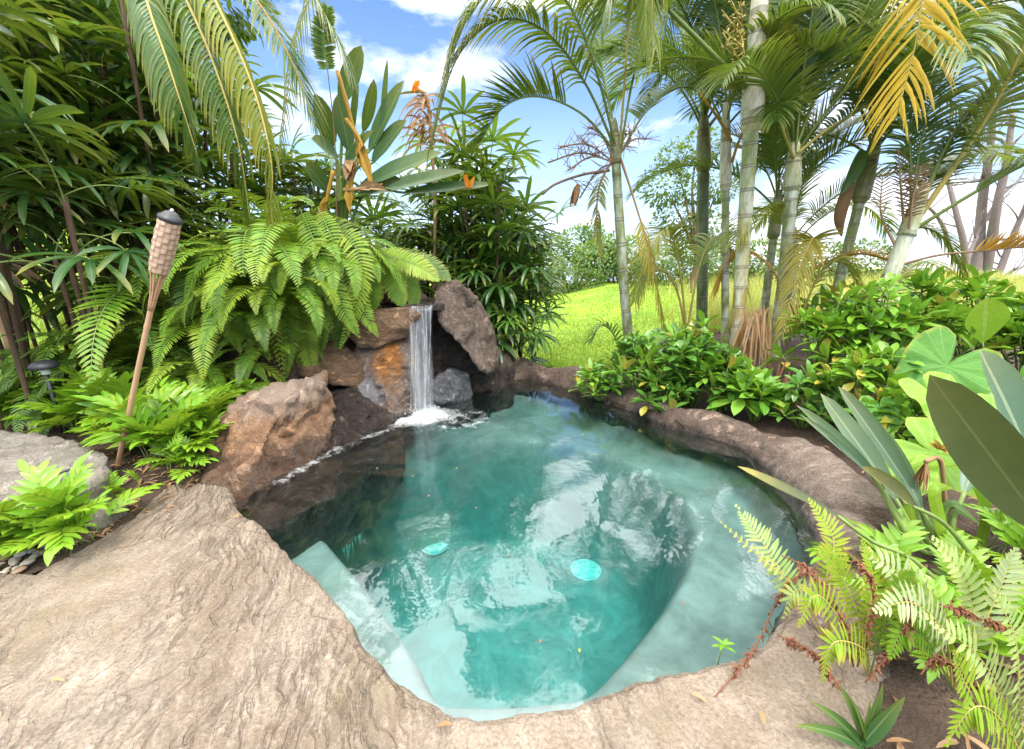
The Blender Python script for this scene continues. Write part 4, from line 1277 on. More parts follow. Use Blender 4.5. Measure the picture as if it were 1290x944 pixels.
# the long hanging fronds of the cascading fern, each with the line it follows down over the rocks
HANG = [([(377, 262, 4.25), (392, 295, 4.02), (412, 348, 3.92), (434, 392, 3.88), (453, 425, 3.9)], FG), ([(405, 290, 4.3), (440, 300, 4.08), (456, 342, 3.98), (446, 392, 3.95), (428, 440, 3.98)], FY),
        ([(345, 285, 4.25), (330, 310, 4.05), (333, 352, 3.92), (344, 408, 3.86), (359, 478, 3.84)], FY), ([(352, 345, 4.15), (360, 380, 3.98), (364, 425, 3.9), (361, 476, 3.88)], FG),
        ([(375, 365, 4.2), (384, 400, 4.05), (388, 440, 3.98), (396, 478, 3.96)], FY), ([(318, 350, 4.2), (285, 358, 4.02), (245, 378, 3.9), (220, 402, 3.84), (209, 434, 3.82)], FY),
        ([(465, 318, 4.6), (500, 326, 4.4), (530, 337, 4.3), (553, 354, 4.26)], FY), ([(480, 320, 4.6), (492, 342, 4.42), (500, 365, 4.36), (508, 386, 4.34)], FG), ([(400, 300, 4.4), (410, 350, 4.2), (408, 400, 4.1), (404, 450, 4.06)], FG),
        ([(310, 300, 4.2), (300, 330, 4.0), (290, 380, 3.9), (296, 430, 3.86)], FG), ([(270, 300, 4.2), (250, 320, 4.0), (235, 360, 3.9), (232, 400, 3.86)], FG), ([(440, 300, 4.5), (462, 330, 4.35), (470, 365, 4.28), (468, 398, 4.26)], FG),
        ([(330, 330, 4.1), (312, 365, 3.95), (308, 410, 3.85), (318, 455, 3.8)], FG), ([(290, 340, 4.1), (268, 375, 3.92), (262, 420, 3.82), (268, 460, 3.78)], FD), ([(420, 330, 4.4), (432, 370, 4.22), (430, 410, 4.15), (424, 446, 4.14)], FD)]
hf = thing('sword_fern', 'long yellow green fern fronds hanging in a curtain down to the rusty boulder', 'fern', ground_xy(385, 4.6), 'sword ferns on the left bank')
for i_, (pth_, k_) in enumerate(HANG):
    for q_ in range(2):
        dx, dy, dY = (0, 0, 0) if q_ == 0 else (U(-26, 26), U(-22, 10), U(.06, .2))
        path_frond(hf, [(x + dx, y + dy, Y + dY) for x, y, Y in pth_], 44, .138, .0205, [M[k_ if q_ == 0 else rnd.choice([FG, FD])], M['green_stem']], s0=.06, a0=84, a1=50, droop=.5, lift=4, rad=.004, seed=900 + i_ * 3 + q_, prof=prof_strap, segs=4, jit=.09, miss=.02,
                   lenprof=lambda t: min(1, .5 + t * 2.5) if t < .5 else max(.08, 1 - ((t - .5) / .5) ** 1.7 * .92), fold_up=V((0, -.9, .5)), tiptint=.2, tint=.12 if i_ == 2 else 0.0)

# ------------------------------------------------------------------ left: lady palms, drooping feather palm
fan_palm('lady palm clump with dark canes at the far left edge', -40, 4.3, 9, 3.5, 11, .62, FAN, dead=3, spread=.8, zmin=.42)
fan_palm('lady palm clump with tan dead leaves over bare canes', 75, 4.4, 9, 3.5, 11, .62, FAN, dead=6, spread=.8, zmin=.46)
fan_palm('tall lady palm clump behind the bamboo torch', 185, 4.9, 8, 3.8, 12, .62, FAN + FAN_L[:1], dead=3, spread=.8, zmin=.38)
fan_palm('lady palm hanging in front at the top left corner', 30, 3.3, 5, 3.2, 11, .56, FAN, spread=.6, zmin=.55, lean=.05)
fan_palm('lady palm leaves drooping over the yellow hanging frond', 265, 5.3, 8, 3.9, 11, .60, FAN + FAN_L[:3], spread=.9, zmin=.4)
fan_palm('dark lady palm in the gap under the bird of paradise leaves', 375, 6.2, 7, 2.5, 10, .6, FAN, spread=.9, zmin=.3)
fan_palm('dark lady palm between the torch and the drooping yellow fronds', 240, 6.4, 8, 3.0, 10, .62, FAN, spread=1.0, zmin=.3)
fan_palm('lady palm low behind the bird of paradise trunk', 470, 6.4, 7, 2.0, 10, .55, FAN + FAN_L[:1], spread=.8, zmin=.25)
th_ = fan_palm('low lady palm with one large open fan left of the torch head', 128, 3.5, 3, 1.75, 4, .62, FAN, spread=.2, zmin=.8, lean=.03)

lp = thing('feather_palm', 'feather palm drooping long yellow striped fronds from the top left', 'palm', ground_xy(175, 5.2), 'feather palms by the pool')
mb = MB()
tube(mb, catmull([V((0, 0, -.1)), V((.1, -.1, 1.5)), V((.15, -.4, 3.2)), V((.2, -.6, 4.3))], 16), [.08] * 17, 12)
obj('trunk', mb.mesh('trunk', [M['trunk_dark']]), lp)
PL = [M['palm_light'], M['yellow_stem']]
path_frond(lp, [(175, -120, 4.6), (235, -60, 4.2), (285, 30, 3.95), (325, 130, 3.85), (343, 220, 3.8), (335, 285, 3.8)], 46, .38, .034, PL, s0=.2, droop=3.4, lift=-30, seed=11, tint=.1, tiptint=.4)
path_frond(lp, [(175, -120, 4.6), (260, -70, 4.4), (330, 10, 4.25), (375, 95, 4.2), (398, 160, 4.2)], 44, .46, .036, [M['palm'], M['palm_orange']], s0=.2, droop=.7, lift=5, seed=12, tiptint=.25)
path_frond(lp, [(175, -120, 4.6), (220, -30, 4.3), (265, 70, 4.1), (300, 180, 4.0), (315, 280, 4.0)], 44, .42, .034, [M['palm'], M['yellow_stem']], s0=.2, droop=3.0, lift=-25, seed=13, tiptint=.35)
path_frond(lp, [(175, -120, 4.6), (280, -110, 4.6), (370, -40, 4.6), (420, 40, 4.6), (440, 90, 4.6)], 40, .44, .034, [M['palm'], M['green_stem']], s0=.25, droop=1.3, lift=5, seed=14, tiptint=.35)
path_frond(lp, [(175, -120, 4.6), (180, -20, 4.0), (215, 90, 3.8), (250, 200, 3.8)], 40, .40, .034, [M['palm'], M['yellow_stem']], s0=.25, droop=2.8, lift=-25, seed=15, tiptint=.2)
path_frond(lp, [(175, -120, 4.6), (320, -130, 5.0), (400, -60, 5.2), (370, 60, 5.2), (350, 220, 5.2)], 44, .42, .034, PL, s0=.25, droop=2.0, lift=-10, seed=16, tiptint=.3)

# ------------------------------------------------------------------ white bird of paradise on the mound
bp_ = thing('bird_of_paradise', 'bird of paradise with upright dark paddle leaves behind the waterfall ferns', 'plant', ground_xy(425, 5.3))
rt = V(bp_.location)
PD = M['paddle']
leaves = [((430, 130), (455, 58), .20), ((446, 165), (452, 108), .13), ((458, 165), (471, 100), .13), ((466, 190), (509, 102), .20), ((470, 205), (512, 152), .22), ((455, 235), (556, 193), .24), ((458, 246), (585, 216), .20),
          ((510, 243), (620, 233), .15), ((450, 250), (505, 226), .2), ((418, 185), (396, 118), .22), ((425, 200), (392, 175), .22), ((440, 190), (425, 120), .2), ((480, 180), (488, 75), .06), ((430, 225), (470, 165), .2), ((412, 240), (385, 205), .2)]
for i, (b, tp, wd) in enumerate(leaves):
    Yb = 5.25 + .12 * math.sin(i * 2.3)
    path_blade(bp_, [rt + V((U(-.06, .06), U(-.06, .06), 0)), ((430 * 2 + b[0]) / 3, 250 + (b[1] - 250) * .5, Yb), (b[0], b[1], Yb)], (tp[0], tp[1], Yb - .25 + .1 * math.cos(i * 1.7)), wd * 1.0, PD, seed=i, stalk_rad=.022, tiptint=.12, fold=.22)
for i, q in enumerate([[(425, 90, 4.95), (437, 130, 4.9), (452, 185, 4.9), (462, 215, 4.9)], [(436, 150, 4.9), (455, 180, 4.85), (470, 230, 4.85)], [(420, 215, 4.9), (412, 250, 4.88), (404, 290, 4.86)], [(433, 240, 4.85), (455, 238, 4.82), (482, 232, 4.8)], [(447, 205, 4.9), (443, 230, 4.85), (440, 262, 4.85)]]):
    mb = MB()
    pp = [P(*a) - rt for a in q]
    tube(mb, catmull(pp, 10), [.022, .026, .02, .024, .02, .02, .022, .018, .014, .01, .005], 6, tint=.2, var=.5)
    blade(mb, pp[-2], pp[-1] - pp[-2], V((0, -1, .2)), (pp[-1] - pp[-2]).length * 1.2, .09, 6, .6, .6, prof_lance, 0.2, .5, 0, wave=.5)
    obj('dry_stalk', mb.mesh('dry_stalk', [M['palm_orange'] if i != 3 else M['dry']]), bp_)
mb = MB()
for k in range(7):
    blade(mb, P(448 - k, 205, 4.85) - rt, V((U(-.5, .1), -.3, U(-1, -.2))), V((0, -1, .3)), U(.14, .24), .1, 5, .8, .5, prof_lance, .3, U(0, 1), wave=.4)
obj('dead_leaf', mb.mesh('dead_leaf', [M['dry']]), bp_)


def bop_flower(parent, px, py, Y, s, up=(0.1, 0, 1)):
    mb = MB()
    c = P(px, py, Y) - parent.location
    for k in range(7):
        d = V((up[0] + U(-.45, .45), up[1] + U(-.2, .2), up[2]))
        blade(mb, c, d, V((0, -1, 0)), s * U(.7, 1.1), s * .24, 5, .1, .4, prof_lance, 0, U(0, 1))
    blade(mb, c + V((-s * .9, 0, -.01)), V((1.6, 0, .15)), V((0, 0, 1)), s * 2.0, s * .22, 5, .1, .6, prof_lance, .6, .3, 1)
    obj('flower', mb.mesh('flower', [M['orange_petal'], M['paddle']]), parent)
bop_flower(bp_, 590, 240, 5.05, .17)
bop_flower(bp_, 520, 118, 5.1, .15, (.5, 0, 1))
# tall withered stalk beside it
ws_ = thing('withered_flower_stalk', 'withered brown flower stalk with hanging shreds against blue sky', 'plant', ground_xy(545, 5.75))
mb = MB()
q0 = V(ws_.location)
pp = [V((0, 0, 0)), P(548, 260, 5.7) - q0, P(543, 180, 5.65) - q0, P(538, 125, 5.6) - q0, P(525, 112, 5.6) - q0]
tube(mb, catmull(pp, 14), .022, 6, tint=.2)
for k in range(46):
    tt = U(0, 1)
    c = (P(540 + U(-10, 6), 118 + 75 * tt, 5.62 + U(-.06, .06)) - q0)
    blade(mb, c, V((U(-1.0, .7), U(-.5, .5), U(-.4, .8))), V((0, -1, .2)), U(.2, .5), .03, 5, 2.0, .3, prof_sword, U(0, .8), U(0, 1))
obj('shreds', mb.mesh('shreds', [M['dry']]), ws_)
# slim upright fern frond against the sky
sf = thing('sword_fern', 'single thin fern frond standing upright against the sky above dry stalks', 'fern', ground_xy(418, 5.0), 'sword ferns on the left bank')
path_frond(sf, [(425, 300, 4.85), (422, 180, 4.8), (414, 100, 4.75), (408, 50, 4.72), (413, 10, 4.7)], 52, .13, .022, [M['fern_dark'], M['brown_stem']], s0=.55, droop=.2, lift=10, a0=85, a1=60, rad=.007, seed=21, prof=prof_strap, segs=3, fold_up=V((0, -1, .1)))

# ------------------------------------------------------------------ lady palms behind the waterfall
fan_palm('tall bright lady palm behind the waterfall in the middle', 592, 6.3, 8, 2.95, 13, .55, FAN_L + FAN[:3], spread=.7, zmin=.2)
fan_palm('dark lady palm right behind the leaning rock', 625, 6.0, 8, 2.2, 12, .50, FAN + FAN_L[:2], spread=.5, zmin=.12)
fan_palm('lady palm between bird of paradise and the middle of picture', 548, 6.5, 7, 2.6, 12, .58, FAN + FAN_L[:2], spread=.6, zmin=.2)
fan_palm('small lady palm with drooping yellow tips beside the lawn', 660, 6.1, 4, 2.0, 9, .42, FAN_L + FAN[3:5], spread=.3, zmin=.2)
fan_palm('low lady palm shoots at the right foot of the leaning rock', 632, 5.55, 4, .75, 5, .32, FAN_L, spread=.3, zmin=.3)
mb = MB()
th_ = thing('strap_plant', 'small upright strap leaved plant at the lawn edge beside far rim', 'plant', ground_xy(648, 5.75))
for k in range(12):
    a = U(0, 6.28)
    blade(mb, V((.04 * math.cos(a), .04 * math.sin(a), 0)), V((math.cos(a) * .5, math.sin(a) * .5, 1)), V((-math.cos(a), -math.sin(a), .3)), U(.25, .5), .035, 6, .7, .2, prof_sword, .1, U(0, 1))
obj('leaves', mb.mesh('leaves', [M['strap']]), th_)

# ------------------------------------------------------------------ right: feather palms
GB = ground_xy
b = GB(797, 5.3); p1, c1 = palm('slender feather palm standing alone left of the palm group with brown seed stalks', b, P(776, 205, 5.3), .085, 'trunk', 'shaft_olive', .45, 0, bend=-.02, r2=.07, shaft_r=.085)
PM = [M['palm'], M['green_stem']]
PMY = [M['palm_light'], M['yellow_stem']]
path_frond(p1, [(778, 195, 5.28), (740, 110, 5.1), (690, 42, 4.9), (630, 25, 4.7), (575, 75, 4.55), (543, 185, 4.5)], 50, .62, .042, PM, s0=.2, droop=1.5, lift=15, seed=31, tiptint=.45)
path_frond(p1, [(778, 195, 5.28), (735, 145, 5.1), (680, 122, 5.0), (635, 135, 4.9), (605, 180, 4.85)], 40, .50, .04, PM, s0=.35, droop=.3, lift=50, seed=32, tiptint=.2)
path_frond(p1, [(778, 195, 5.28), (748, 80, 5.0), (705, -10, 4.8), (640, -25, 4.6), (585, 30, 4.5), (558, 120, 4.45)], 50, .62, .042, PM, s0=.25, droop=1.6, lift=15, seed=33, tiptint=.5)
path_frond(p1, [(780, 195, 5.28), (790, 60, 5.2), (800, -60, 4.9), (812, -80, 4.5), (825, 60, 4.3)], 46, .55, .04, PMY, s0=.3, droop=1.5, lift=5, seed=35, tiptint=.1)
path_frond(p1, [(781, 195, 5.28), (800, 90, 5.4), (835, 0, 5.6), (880, -30, 5.7), (930, 10, 5.8)], 46, .6, .042, PM, s0=.25, droop=.7, lift=25, seed=36)
path_frond(p1, [(781, 195, 5.28), (815, 140, 5.5), (860, 110, 5.9), (905, 130, 6.2)], 42, .5, .04, PM, s0=.25, droop=.6, lift=25, seed=37)
path_frond(p1, [(779, 195, 5.28), (760, 90, 5.6), (745, 0, 6.0), (715, -40, 6.4)], 44, .6, .042, PM, s0=.2, droop=.6, lift=25, seed=38)
path_frond(p1, [(782, 200, 5.25), (800, 255, 5.0), (820, 325, 4.85), (838, 415, 4.8)], 34, .42, .034, [M['palm_light'], M['brown_stem']], s0=.45, droop=.8, lift=-5, seed=39, tint=.35, tiptint=.5, name='dying_frond')
path_frond(p1, [(772, 200, 5.25), (755, 235, 5.1), (752, 280, 5.05), (757, 320, 5.0)], 24, .22, .026, [M['palm'], M['brown_stem']], s0=.2, droop=1.0, lift=0, seed=40, tint=.15, name='dying_frond')
mb = MB()
q0 = V(p1.location)
for j, (sx_, sy_) in enumerate([(705, 185), (715, 215), (740, 160), (690, 205), (815, 175), (800, 165), (730, 250)]):
    s_, e_ = P(774, 205, 5.25) - q0, P(sx_, sy_, 5.15 + .06 * j) - q0
    pth = catmull([s_, s_.lerp(e_, .5) + V((0, 0, .10)), e_], 14)
    tube(mb, pth, .010, 5, tint=.1)
    for k in range(26):
        i = rnd.randrange(4, 14)
        d = V((U(-1, 1), U(-.8, .8), U(-.5, 1.0))).normalized()
        a = pth[i]
        e2 = a + d * U(.10, .24)
        tube(mb, [a, a.lerp(e2, .5) + V((0, 0, U(-.02, .02))), e2], [.005, .004, .003], 4, tint=.1)
obj('seed_stalks', mb.mesh('seed_stalks', [M['tan_twig']]), p1)
mb = MB()
tube(mb, catmull([P(768, 215, 5.2) - q0, P(735, 220, 5.15) - q0, P(700, 232, 5.1) - q0, P(683, 245, 5.1) - q0], 12), .014, 6)
for k in range(8):
    blade(mb, P(728, 232, 5.14) - q0, V((-.3 + U(-.2, .2), U(-.2, .2), -1)), V((0, -1, 0)), U(.18, .26), .06, 5, .2, .5, prof_lance, .4, U(0, 1))
obj('bract', mb.mesh('bract', [M['brown_stem']]), p1)

palm('dark stemmed feather palm farthest back in the right group', GB(884, 6.6), P(886, 215, 6.6), .11, 'trunk_dark', 'shaft_olive', .75, 11, 1.0, PALM, r2=.11, shaft_r=.13, az0=.3)
p3, c3 = palm('thin pale feather palm just left of the tallest trunk', GB(913, 5.6), P(914, 240, 5.6), .062, 'trunk', 'shaft_white', .95, 7, .8, PALM, r2=.06, shaft_r=.085, az0=1.2)
for q in [[(921, 178, 5.5), (905, 150, 5.4), (880, 115, 5.35)], [(922, 205, 5.5), (930, 180, 5.45), (940, 160, 5.4)]]:
    mb = MB()
    tube(mb, catmull([P(*a) - p3.location for a in q], 8), [.02, .018, .017, .016, .015, .014, .013, .012, .010], 7, tint=.2)
    obj('stub_stalk', mb.mesh('stub_stalk', [M['palm_orange']]), p3)
p4, c4 = palm('tallest feather palm with brown foot and white crownshaft in the right group', GB(925, 4.9), P(946, 165, 4.9), .088, 'trunk_brown', 'shaft_white', 1.5, 0, r2=.10, shaft_r=.135)
q0 = V(p4.location)
path_frond(p4, [(940, 110, 4.85), (890, 60, 4.75), (840, 10, 4.7), (805, -25, 4.6), (775, -20, 4.5), (758, 30, 4.45)], 40, .62, .044, PM, s0=.38, droop=1.2, lift=10, seed=51, rad=.03)
path_frond(p4, [(962, 60, 4.85), (985, 20, 4.9), (1010, -40, 5.0), (1050, -90, 5.1), (1120, -40, 5.2)], 46, .62, .044, PM, s0=.25, droop=.9, lift=15, seed=52, rad=.03)
path_frond(p4, [(965, -60, 4.9), (1030, -160, 4.6), (1110, -170, 4.2), (1160, -80, 3.95), (1158, 30, 3.85), (1130, 145, 3.8)], 46, .66, .044, [M['palm_yellow'], M['yellow_stem']], s0=.3, droop=.8, lift=-5, seed=53, name='yellow_frond', miss=.12, a0=82, a1=30, tiptint=.35, jit=.16)
path_frond(p4, [(965, -60, 4.9), (930, -150, 4.6), (860, -160, 4.3), (820, -60, 4.2), (812, 60, 4.15)], 46, .6, .042, PMY, s0=.3, droop=1.6, lift=-8, seed=54)
path_frond(p4, [(965, -60, 4.9), (1000, -150, 5.2), (1060, -120, 5.5), (1090, 0, 5.6), (1100, 120, 5.6)], 46, .62, .042, PM, s0=.25, droop=1.2, lift=10, seed=55)
path_frond(p4, [(965, -60, 4.9), (940, -160, 5.3), (890, -150, 5.8), (850, -40, 6.2), (835, 80, 6.3)], 46, .62, .042, PM, s0=.25, droop=1.2, lift=10, seed=56)
path_frond(p4, [(965, -60, 4.9), (980, -200, 5.6), (990, -120, 6.3), (1000, 40, 6.6)], 46, .62, .042, PM, s0=.25, droop=1.2, lift=10, seed=57)
mb = MB()
for j in range(22):
    a = P(941 - j * .3, 100 - j * 3.4, 4.78) - q0
    e2 = P(930 + U(-22, 6), 70 - j * 3 + U(-25, 10), 4.65 + U(-.1, .1)) - q0
    tube(mb, [a, a.lerp(e2, .5) + V((0, 0, .02)), e2], [.008, .006, .005], 5)
    for k in range(4):
        b_ = a.lerp(e2, U(.3, 1)); tube(mb, [b_, b_ + V((U(-.06, .06), U(-.05, .05), U(-.05, .06)))], [.006, .009], 5)
obj('seed_stalks', mb.mesh('seed_stalks', [M['yellow_stem']]), p4)

p5, c5 = palm('green ringed feather palm leaning slightly right of the tallest trunk', GB(972, 5.2), P(997, 240, 5.2), .085, 'trunk', 'shaft', .5, 8, .95, PALM, bend=.03, shaft_r=.115, r2=.09, az0=2.2)
path_frond(p5, [(1003, 195, 5.15), (1040, 165, 5.1), (1095, 130, 5.0), (1150, 75, 4.9), (1200, 50, 4.8)], 44, .6, .042, [M['palm'], M['yellow_stem']], s0=.4, droop=.6, lift=15, seed=61, rad=.022)
path_frond(p5, [(1002, 195, 5.15), (1010, 120, 5.2), (1030, 40, 5.3), (1060, -40, 5.4)], 44, .6, .042, PM, s0=.25, droop=.7, lift=20, seed=62)
path_frond(p5, [(1000, 200, 5.15), (985, 160, 5.0), (965, 100, 4.95), (955, 60, 4.9)], 40, .45, .04, [M['palm_light'], M['yellow_stem']], s0=.6, droop=.7, lift=20, seed=63)
palm('thin olive feather palm half hidden behind the green ringed trunk', GB(958, 6.0), P(974, 300, 6.0), .075, 'trunk', 'shaft_olive', .6, 8, .9, PALM, r2=.07, shaft_r=.1, az0=.9)
palm('short pale palm stem with peeling orange sheath in the group centre', GB(993, 5.9), P(997, 345, 5.9), .075, 'trunk', 'shaft', .6, 6, .7, PALM_L + PALM_O[:0], r2=.075, shaft_r=.1, az0=.5)
p7, c7 = palm('feather palm leaning right with a brown spathe hanging from its neck', GB(1035, 5.4), P(1083, 255, 5.4), .075, 'trunk', 'shaft_olive', .75, 9, .95, PALM, r2=.075, shaft_r=.115, az0=4.0)
mb = MB()
tube(mb, catmull([P(1078, 215, 5.3) - p7.location, P(1066, 245, 5.27) - p7.location, P(1058, 275, 5.27) - p7.location, P(1060, 298, 5.27) - p7.location], 12), [.012, .03, .045, .055, .062, .066, .066, .064, .06, .05, .038, .022, .006], 9, tint=.3)
obj('spathe', mb.mesh('spathe', [M['brown_stem']]), p7)
mb = MB()
blade(mb, P(1085, 190, 5.3) - p7.location, P(1058, 245, 5.2) - P(1085, 190, 5.3), V((0, -1, .2)), .55, .16, 7, .1, .5, prof_lance, 0, .3)
obj('folded_leaf', mb.mesh('folded_leaf', [M['palm']]), p7)
p8, c8 = palm('stout white based feather palm leaning farthest right', GB(1080, 4.7), P(1142, 295, 4.7), .125, 'shaft_white', 'shaft', .5, 0, r2=.095, shaft_r=.10)
q0 = V(p8.location)
path_frond(p8, [(1150, 285, 4.7), (1205, 205, 4.6), (1262, 115, 4.4), (1310, 10, 4.2), (1340, -60, 4.1)], 50, .62, .042, PMY, s0=.2, droop=1.2, lift=0, seed=71, rad=.03)
path_frond(p8, [(1150, 285, 4.7), (1190, 190, 4.7), (1240, 120, 4.6), (1330, 60, 4.4), (1420, 90, 4.2)], 50, .62, .042, PM, s0=.2, droop=1.5, lift=5, seed=72, rad=.026)
path_frond(p8, [(1150, 290, 4.7), (1215, 250, 4.5), (1290, 208, 4.3), (1370, 180, 4.1), (1440, 190, 4.0)], 46, .55, .042, PM, s0=.3, droop=1.0, lift=25, seed=73, rad=.022)
path_frond(p8, [(1148, 285, 4.7), (1160, 180, 4.9), (1190, 80, 5.2), (1240, 20, 5.4)], 46, .6, .042, PM, s0=.2, droop=1.0, lift=15, seed=74)
path_frond(p8, [(1148, 285, 4.7), (1145, 180, 4.9), (1125, 90, 5.1), (1080, 30, 5.3)], 46, .6, .042, PM, s0=.2, droop=1.0, lift=15, seed=75)
path_frond(p8, [(1150, 285, 4.7), (1180, 220, 5.0), (1230, 190, 5.4), (1290, 200, 5.8)], 44, .55, .042, PM, s0=.2, droop=1.0, lift=15, seed=76)
path_frond(p8, [(1130, 335, 4.75), (1180, 322, 4.6), (1240, 316, 4.45), (1300, 312, 4.3), (1390, 320, 4.2)], 34, .36, .036, [M['palm_orange'], M['tan_twig']], s0=.45, droop=.4, lift=50, seed=77, name='dead_frond', tint=.2)
path_frond(p8, [(1130, 330, 4.8), (1080, 320, 5.2), (1030, 338, 5.5), (1000, 362, 5.6)], 30, .34, .036, [M['palm_orange'], M['palm_orange']], s0=.05, droop=1.0, lift=30, seed=78, name='dead_frond', tint=.2, miss=.15)
for k, q in enumerate([[(1140, 300, 4.7), (1135, 240, 4.7), (1132, 190, 4.7)], [(1128, 310, 4.72), (1110, 270, 4.8), (1112, 220, 4.9)], [(1145, 290, 4.65), (1150, 250, 4.6), (1160, 210, 4.55)]]):
    path_frond(p8, q, 18, .16, .02, [M['brown_stem'], M['tan_twig']], s0=.2, a0=75, a1=50, droop=.4, lift=10, seed=80 + k, name='seed_stalk', segs=2, tint=.2)
# arching low fronds between the trunks, shoots of the same clump
ps = thing('palm_shoot', 'low yellowing palm shoot arching between trunk feet of right group', 'palm', GB(1000, 5.1), 'young palm shoots')
path_frond(ps, [(1000, 425, 5.1), (1010, 345, 5.0), (1025, 300, 4.9), (1010, 330, 4.75), (985, 420, 4.6)], 40, .36, .03, [M['palm_light'], M['yellow_stem']], s0=.25, droop=1.0, lift=5, seed=91, tint=.3, tiptint=.4)
path_frond(ps, [(1000, 425, 5.1), (985, 360, 5.3), (950, 320, 5.5), (920, 330, 5.6), (900, 370, 5.7)], 40, .38, .03, [M['palm_orange'], M['yellow_stem']], s0=.25, droop=1.0, lift=10, seed=92, tint=.0)
path_frond(ps, [(1000, 425, 5.1), (1030, 350, 4.9), (1060, 330, 4.8), (1090, 370, 4.7)], 36, .34, .03, [M['palm_light'], M['yellow_stem']], s0=.25, droop=1.0, lift=10, seed=93, tint=.1, tiptint=.3)
ps = thing('palm_shoot', 'drooping dark palm shoot beside the stout leaning white palm', 'palm', GB(1105, 5.3), 'young palm shoots')
path_frond(ps, [(1105, 420, 5.3), (1120, 340, 5.2), (1150, 290, 5.1), (1190, 300, 5.0), (1215, 350, 4.95)], 40, .36, .028, PM, s0=.3, droop=1.2, lift=10, seed=94, tiptint=.5)
path_frond(ps, [(1105, 420, 5.3), (1130, 360, 5.4), (1160, 330, 5.6), (1200, 345, 5.8)], 36, .34, .028, [M['palm_light'], M['yellow_stem']], s0=.3, droop=1.2, lift=10, seed=95, tiptint=.5)
ps = thing('palm_shoot', 'yellow green palm shoot fanning out behind the left shrubs', 'palm', GB(865, 5.6), 'young palm shoots')
path_frond(ps, [(865, 420, 5.6), (855, 330, 5.5), (840, 290, 5.4), (815, 320, 5.2), (800, 380, 5.1)], 42, .42, .032, [M['palm_light'], M['yellow_stem']], s0=.25, droop=.9, lift=10, seed=96, tint=.1, tiptint=.4)
path_frond(ps, [(865, 420, 5.6), (880, 340, 5.6), (900, 300, 5.7), (925, 320, 5.8), (940, 370, 5.8)], 42, .42, .032, [M['palm_light'], M['yellow_stem']], s0=.25, droop=.9, lift=10, seed=97, tint=.0, tiptint=.3)
path_frond(ps, [(865, 420, 5.6), (850, 360, 5.7), (825, 340, 5.8), (795, 370, 5.9)], 40, .4, .032, [M['palm_light'], M['yellow_stem']], s0=.25, droop=.9, lift=10, seed=98, tint=.25, tiptint=.4)
ps = thing('palm_shoot', 'small green feather shoot by the lawn in front of the lone palm', 'palm', GB(765, 4.75), 'young palm shoots')
path_frond(ps, [(790, 470, 4.75), (775, 425, 4.7), (758, 410, 4.65), (742, 430, 4.6)], 20, .26, .026, PM, s0=.2, droop=.6, lift=20, seed=99)
# dry skirt of dead sheaths at the foot of the trunks
sk = thing('dead_palm_sheath', 'bundle of dry grey brown palm sheaths at the foot of the trunks', 'dead fronds', GB(945, 4.75))
mb = MB()
q0 = V(sk.location)
for k in range(60):
    a = P(950 + U(-14, 22), 385 + U(0, 40), 4.72 + U(-.1, .1)) - q0
    blade(mb, a, V((U(-.35, .25), U(-.4, .1), -1)), V((0, -1, 0)), U(.3, .75), .022, 6, .3, .3, prof_sword, U(0, .5), U(0, 1))
obj('shreds', mb.mesh('shreds', [M['dry']]), sk)
sk = thing('dead_palm_sheath', 'rusty brown dead frond hanging behind the low bright shrub', 'dead fronds', GB(1000, 3.9))
mb = MB()
q0 = V(sk.location)
for k in range(46):
    tt = U(0, 1)
    a = P(985 + 22 * tt + U(-6, 6), 455 + 85 * tt, 3.85 + U(-.06, .06)) - q0
    blade(mb, a, V((U(-.5, .6), U(-.5, .1), -1)), V((0, -1, 0)), U(.15, .4), .02, 6, .3, .3, prof_sword, U(0, .6), U(0, 1))
obj('shreds', mb.mesh('shreds', [M['rust']]), sk)
# ------------------------------------------------------------------ right bed shrubs
SD, SL = WH_D, WH
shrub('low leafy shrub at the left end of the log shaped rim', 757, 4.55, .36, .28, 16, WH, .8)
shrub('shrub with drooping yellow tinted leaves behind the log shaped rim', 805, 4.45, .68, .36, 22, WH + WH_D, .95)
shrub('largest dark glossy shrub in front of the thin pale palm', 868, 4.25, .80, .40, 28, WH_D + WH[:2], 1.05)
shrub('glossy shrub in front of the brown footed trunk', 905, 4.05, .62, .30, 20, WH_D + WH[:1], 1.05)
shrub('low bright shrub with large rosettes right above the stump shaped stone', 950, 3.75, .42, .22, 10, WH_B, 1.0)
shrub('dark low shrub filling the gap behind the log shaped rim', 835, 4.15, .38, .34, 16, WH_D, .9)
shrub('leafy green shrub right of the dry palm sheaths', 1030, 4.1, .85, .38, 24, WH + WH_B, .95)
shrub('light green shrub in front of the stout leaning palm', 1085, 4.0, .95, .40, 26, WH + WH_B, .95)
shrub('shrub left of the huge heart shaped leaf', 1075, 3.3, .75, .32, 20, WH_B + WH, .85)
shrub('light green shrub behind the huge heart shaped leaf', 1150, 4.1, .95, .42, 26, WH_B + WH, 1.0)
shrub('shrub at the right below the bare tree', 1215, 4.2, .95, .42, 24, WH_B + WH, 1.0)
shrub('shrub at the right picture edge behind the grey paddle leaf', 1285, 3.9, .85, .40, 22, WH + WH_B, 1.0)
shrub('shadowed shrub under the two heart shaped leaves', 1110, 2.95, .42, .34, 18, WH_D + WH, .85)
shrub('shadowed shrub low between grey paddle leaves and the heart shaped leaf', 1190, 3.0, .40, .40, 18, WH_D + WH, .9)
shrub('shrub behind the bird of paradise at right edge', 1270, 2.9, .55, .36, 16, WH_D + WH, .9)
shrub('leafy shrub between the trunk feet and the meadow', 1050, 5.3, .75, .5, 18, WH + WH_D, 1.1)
shrub('shrub in the gap between palm trunks and the lone slender palm', 850, 5.2, .6, .45, 16, WH_D + WH, 1.0)
